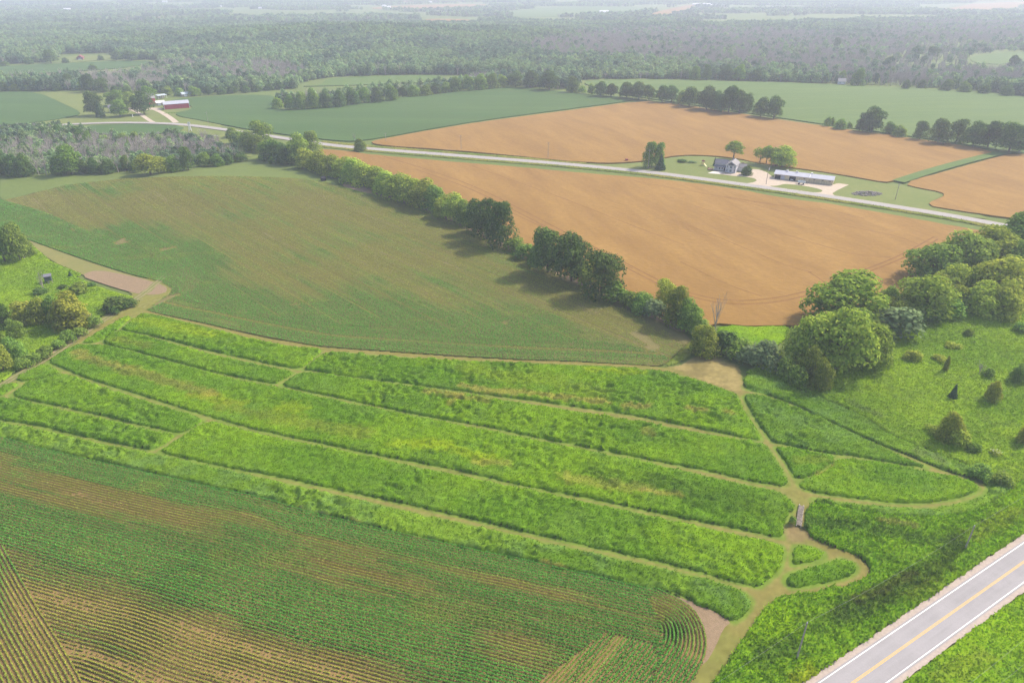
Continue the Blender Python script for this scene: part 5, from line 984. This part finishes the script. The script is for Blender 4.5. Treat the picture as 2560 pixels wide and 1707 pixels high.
# hunting blinds
def blind(bx, by, ty, wpx, mat, label, stilts):
    x, y = P1(bx, by); h = height_at(bx, by, ty); w = wpx * mpp(bx, by); r = tag(empty('hunting_blind', (x, y, float(T(x, y))), .5), label, 'hunting blind'); z0 = h * .38 if stilts else .05
    MB().box(-w / 2, w / 2, -w / 2, w / 2, z0, h * .86).build('cabin', M[mat], r); MB().prism([(-w * .58, -w * .58, h * .87), (-w * .58, w * .58, h * .95), (-w * .58, w * .58, h), (-w * .58, -w * .58, h * .92)], (w * 1.16, 0, 0)).build('roof', M['slate' if stilts else 'black'], r)
    MB().box(-w * .3, w * .3, -w / 2 - .03, -w / 2 - .004, z0 + (h * .86 - z0) * .55, z0 + (h * .86 - z0) * .8).build('window', M['black'], r)
    if stilts:
        for sx in (-1, 1):
            for sy in (-1, 1): MB().tube((sx * w * .55, sy * w * .55, -.1), (sx * w * .42, sy * w * .42, z0 - .003), .10, .09, 5).build('leg', M['wood'], r)
        ld = MB(); ld.box(-.35, -.28, -w * .75, -w * .7, 0, z0); ld.box(.28, .35, -w * .75, -w * .7, 0, z0)
        for i in range(6): ld.box(-.28, .28, -w * .75, -w * .7, .25 + i * z0 / 6, .31 + i * z0 / 6)
        ld.build('ladder', M['wood'], r)
    return r
blind(124, 708, 687, 15, 'green_board', 'dark green box blind on stilts in the left meadow', True)
blind(809, 452, 443, 11, 'black', 'small dark ground blind at the bare corner under the hedgerow', False)
# plank crossing over the ditch
a, b = np.array(P1(1996, 1316)), np.array(P1(2003, 1266)); d = b - a; L = float(np.linalg.norm(d)); br = tag(empty('plank_bridge', (a[0], a[1], .45), math.atan2(d[1], d[0])), 'weathered plank bridge over the ditch between the paths', 'bridge')
g = random.Random(4); m = MB(); n_ = int(L / .42)
for i in range(n_): o_ = g.uniform(-.15, .15); m.box(i * .42, i * .42 + .30, -.6 + o_, .6 + o_ * .6, .02 + g.uniform(0, .05), .12 + g.uniform(0, .04))
M['plank'] = plain('bleached_planks', (.21, .175, .145), .9, .35, 1.3); m.build('planks', M['plank'], br)
for yy in (-.5, .5): MB().tube((-.3, yy, -.1), (L + .3, yy, -.1), .14, .14, 6).build('beam', M['wood'], br)
# stone pile
q = gpoly("t 2260,610 2330,540 2352,545 n 1290,340 1370,390 1400,402 1250,385"); c_ = np.array(P1(1700 + 1280 / 2.735, 350 + 368 / 2.735)); g = np.random.default_rng(8)
V_, F_ = [], []
mb = MB()
for i in range(220):
    t_ = g.random() * 6.283; r_ = g.random() ** .6; xx, yy = c_[0] + 9.5 * r_ * math.cos(t_) + 2 * r_ * math.sin(t_), c_[1] + 5.5 * r_ * math.sin(t_); s_ = .25 + .45 * g.random(); zz = (1 - r_) * 1.1
    n6 = 6; tz = g.random() * 3; ring = [(xx + s_ * (.8 + .4 * g.random()) * math.cos(tz + 1.047 * j), yy + s_ * (.8 + .4 * g.random()) * math.sin(tz + 1.047 * j), zz - .2) for j in range(n6)]
    top = [(xx + (p_[0] - xx) * .55, yy + (p_[1] - yy) * .55, zz + s_ * .7) for p_ in ring]; b_ = len(mb.v); mb.v += ring + top; mb.f += [[b_ + j, b_ + (j + 1) % 6, b_ + 6 + (j + 1) % 6, b_ + 6 + j] for j in range(6)] + [[b_ + 6 + j for j in range(6)]]
tag(mb.build('stone_pile', M['stone']), 'low heap of grey field stones on the farmhouse lawn', 'stone pile', None, 'stuff')
# farm wagon by the shed
x, y = P1(1860 + 1120 / 7.84, 370 + 712 / 7.84); wg = tag(empty('farm_wagon', (x, y, .12), rdir), 'grey farm wagon parked on the drive before the long shed', 'wagon')
MB().box(-2.2, 2.2, -1, 1, .9, 1.05).box(-2.2, 2.2, -1, -.93, 1.053, 2.0).box(-2.2, 2.2, .93, 1, 1.053, 2.0).box(-2.2, -2.13, -.92, .92, 1.053, 2.0).box(2.13, 2.2, -.92, .92, 1.053, 2.0).build('bed', M['steel'], wg)
MB().tube((2.2, 0, .85), (4.0, 0, .4), .07, .06, 5).build('tongue', M['black'], wg)
for xx in (-1.3, 1.3):
    for yy in (-1.15, 1.15): 
        w_ = MB().tube((xx, yy - .14, .45), (xx, yy + .14, .45), .45, .45, 14).build('wheel', M['black'], wg); MB().tube((xx, yy - .17, .45), (xx, yy + .17, .45), .2, .2, 10).build('rim', M['rust'], w_)
# pickup in the open bay is only a pale glint: build its nose
x, y = P1(1860 + 915 / 7.84, 370 + 628 / 7.84); pk = tag(empty('parked_car', (x, y, .1), rdir + R(90)), 'pale car nose showing in the open bay of the long shed', 'car')
MB().prism([(-2.0, 0, .45), (2.1, 0, .45), (2.1, 0, .85), (.9, 0, 1.0), (.4, 0, 1.5), (-1.2, 0, 1.5), (-1.6, 0, 1.05), (-2.0, 0, .95)], (0, 1.7, 0)).build('body', M['steel'], pk)
MB().prism([(.42, .12, 1.45), (.88, .12, 1.03), (.88, 1.58, 1.03), (.42, 1.58, 1.45)], (.06, 0, .05)).build('windscreen', M['glass'], pk)
for xx in (-1.3, 1.35):
    for yy in (-.02, 1.5): MB().tube((xx, yy, .33), (xx, yy + .22, .33), .33, .33, 12).build('wheel', M['black'], pk)
for yy in (.2, 1.3): MB().box(2.1, 2.14, yy, yy + .25, .65, .8).build('headlight', M['white'], pk)
pk.rotation_euler[2] = rdir - R(90)
# play set, small yard things
x, y = P1(1600 + 1245 / 7.84, 340 + 590 / 7.84); ps = tag(empty('play_set', (x, y, .02), .4), 'wooden play tower with yellow slide on the farmhouse lawn', 'play set')
for sx in (0, 1.6):
    for sy in (0, 1.6): MB().tube((sx, 1 + sy, 0), (sx, 1 + sy, 3.0), .08, .08, 5).build('post', M['deck'], ps)
MB().box(-.1, 1.7, .9, 2.7, 1.4, 1.5).build('platform', M['deck'], ps); MB().prism([(-.2, .8, 3.0), (1.8, .8, 3.0), (.8, .8, 3.9)], (0, 2.0, 0)).build('roof', M['rust'], ps)
MB().prism([(.3, .88, 1.55), (.3, -2.2, .15), (.3, -2.4, .15), (.3, -2.4, .30), (.3, .88, 1.95)], (.9, 0, 0)).build('slide', M['yellow_plastic'], ps)
x, y = P1(1567, 403.5); im = tag(empty('farm_implement', (x, y, 0), .3), 'red farm implement parked beside the poplar trees', 'implement')
MB().box(-2.5, 2.5, -.3, .3, .9, 1.4).build('frame', M['rust'], im); MB().box(-1.0, .6, -.7, .7, 1.403, 2.4).build('hopper', M['rust'], im); MB().tube((2.5, 0, 1.0), (4.2, 0, .5), .08, .07, 5).build('drawbar', M['rust'], im)
for yy in (-1, 1): MB().tube((-.3, yy - .15, .6), (-.3, yy + .15, .6), .6, .6, 14).build('wheel', M['black'], im)
def mailbox(bx, by, label):
    x, y = P1(bx, by); r = tag(empty('mailbox', (x, y, .1), rdir), label, 'mailbox', 'roadside mailboxes'); MB().box(-.07, .07, -.07, .07, 0, 1.1).build('post', M['wood'], r)
    MB().prism([(-.16, -.3, 1.103), (.16, -.3, 1.103), (.16, -.3, 1.3), (.08, -.3, 1.4), (-.08, -.3, 1.4), (-.16, -.3, 1.3)], (0, .6, 0)).build('box', M['steel'], r); MB().box(.163, .18, -.1, .1, 1.2, 1.26).build('flag', M['rust'], r)
mailbox(1753, 455, 'grey mailbox on the road edge below the farmhouse'); mailbox(361, 311, 'dark mailbox on the road edge opposite the red barns')
x, y = P1(332, 292.5); ys_ = tag(empty('yard_statue', (x, y, 0)), 'small white yard ornament on the dry lawn by the barns', 'ornament')
MB().tube((0, 0, 0), (0, 0, .5), .6, .5, 10).build('plinth', M['concrete'], ys_); MB().tube((0, 0, .5), (0, 0, 1.6), .35, .25, 8).tube((0, 0, 1.6), (0, 0, 2.1), .28, .22, 8).build('figure', M['white'], ys_)
x, y = P1(539, 340.5); bn = tag(empty('white_bench', (x, y, 0), .1), 'low white bench on the rough grass past the windmill', 'bench')
MB().box(-1.6, 1.6, -.35, .35, .55, .68).build('seat', M['white'], bn)
for xx in (-1.3, 1.3): MB().box(xx - .1, xx + .1, -.3, .3, 0, .547).build('leg', M['white'], bn)
for i, (a_, b_) in enumerate(((276, 270), (279, 276), (281, 282))):
    x, y = P1(a_, b_); r = tag(empty('parked_trailer', (x, y, 0), -.4), ('white camper glimpsed between the yard trees, upper one', 'white camper glimpsed between the yard trees, middle one', 'white camper glimpsed between the yard trees, lower one')[i], 'camper', 'white vehicles in the yard')
    MB().prism([(-2.2, -1, .6), (2.2, -1, .6), (2.4, -1, 1.4), (1.9, -1, 2.4), (-2.2, -1, 2.4)], (0, 2, 0)).build('body', M['white'], r); MB().box(-.8, .8, -1.03, -1.003, 1.3, 1.9).build('window', M['glass'], r)
    for yy in (-.95, .75): MB().tube((0, yy, .38), (0, yy + .2, .38), .38, .38, 12).build('wheel', M['black'], r)
for i in range(8):
    t_ = i / 7; x, y = P1(417 + 26 * t_, 283.5 - 2.2 * t_ * 0 - 1.5 * t_); tag(MB().box(-3.2, 3.2, -.35, .35, 0, .35).build('garden_row', M['dark' if i % 2 else 'mid'], None, (x, y, .02)), ordn(i) + ' dark garden bed from the drive, below the long red barn', 'garden bed', 'garden beds by the red barn').rotation_euler[2] = 1.1
# pale flowering shrub by the meadow edge
x, y = P1(2487, 1138); fs = obj('flowering_shrub', CROWN['shrub', 1, 'light'], None, None, (x, y, 0)); fs.scale = (3.0, 2.4, 1.7); tag(fs, 'shrub with white flower heads at the foot of the rough meadow', 'shrub')
gq = np.random.default_rng(3); cq = np.stack([(gq.random(26) - .5) * .8, (gq.random(26) - .5) * .8, .82 + .16 * gq.random(26)], 1); Vq, fq = quads_at(cq, np.tile([0, -.3, 1.0], (26, 1)), .018 + .012 * gq.random(26), gq)
obj('flowers', mesh_np(Vq, [fq], name='flowers'), M['white'], fs)

# ------------------------------------------------------------------ air
m, n, l, out = new_mat('haze_air'); pv_ = n.new('ShaderNodeVolumePrincipled'); pv_.inputs['Color'].default_value = (.78, .83, 1.0, 1); pv_.inputs['Density'].default_value = .00024; pv_.inputs['Anisotropy'].default_value = .1
l.new(pv_.outputs[0], out.inputs['Volume'])
hz = MB().box(-9000, 9000, -600, 13000, -12, 124).build('haze', m); tag(hz, 'pale summer haze over the whole countryside', 'haze', None, 'stuff')
m.cycles.homogeneous_volume = True
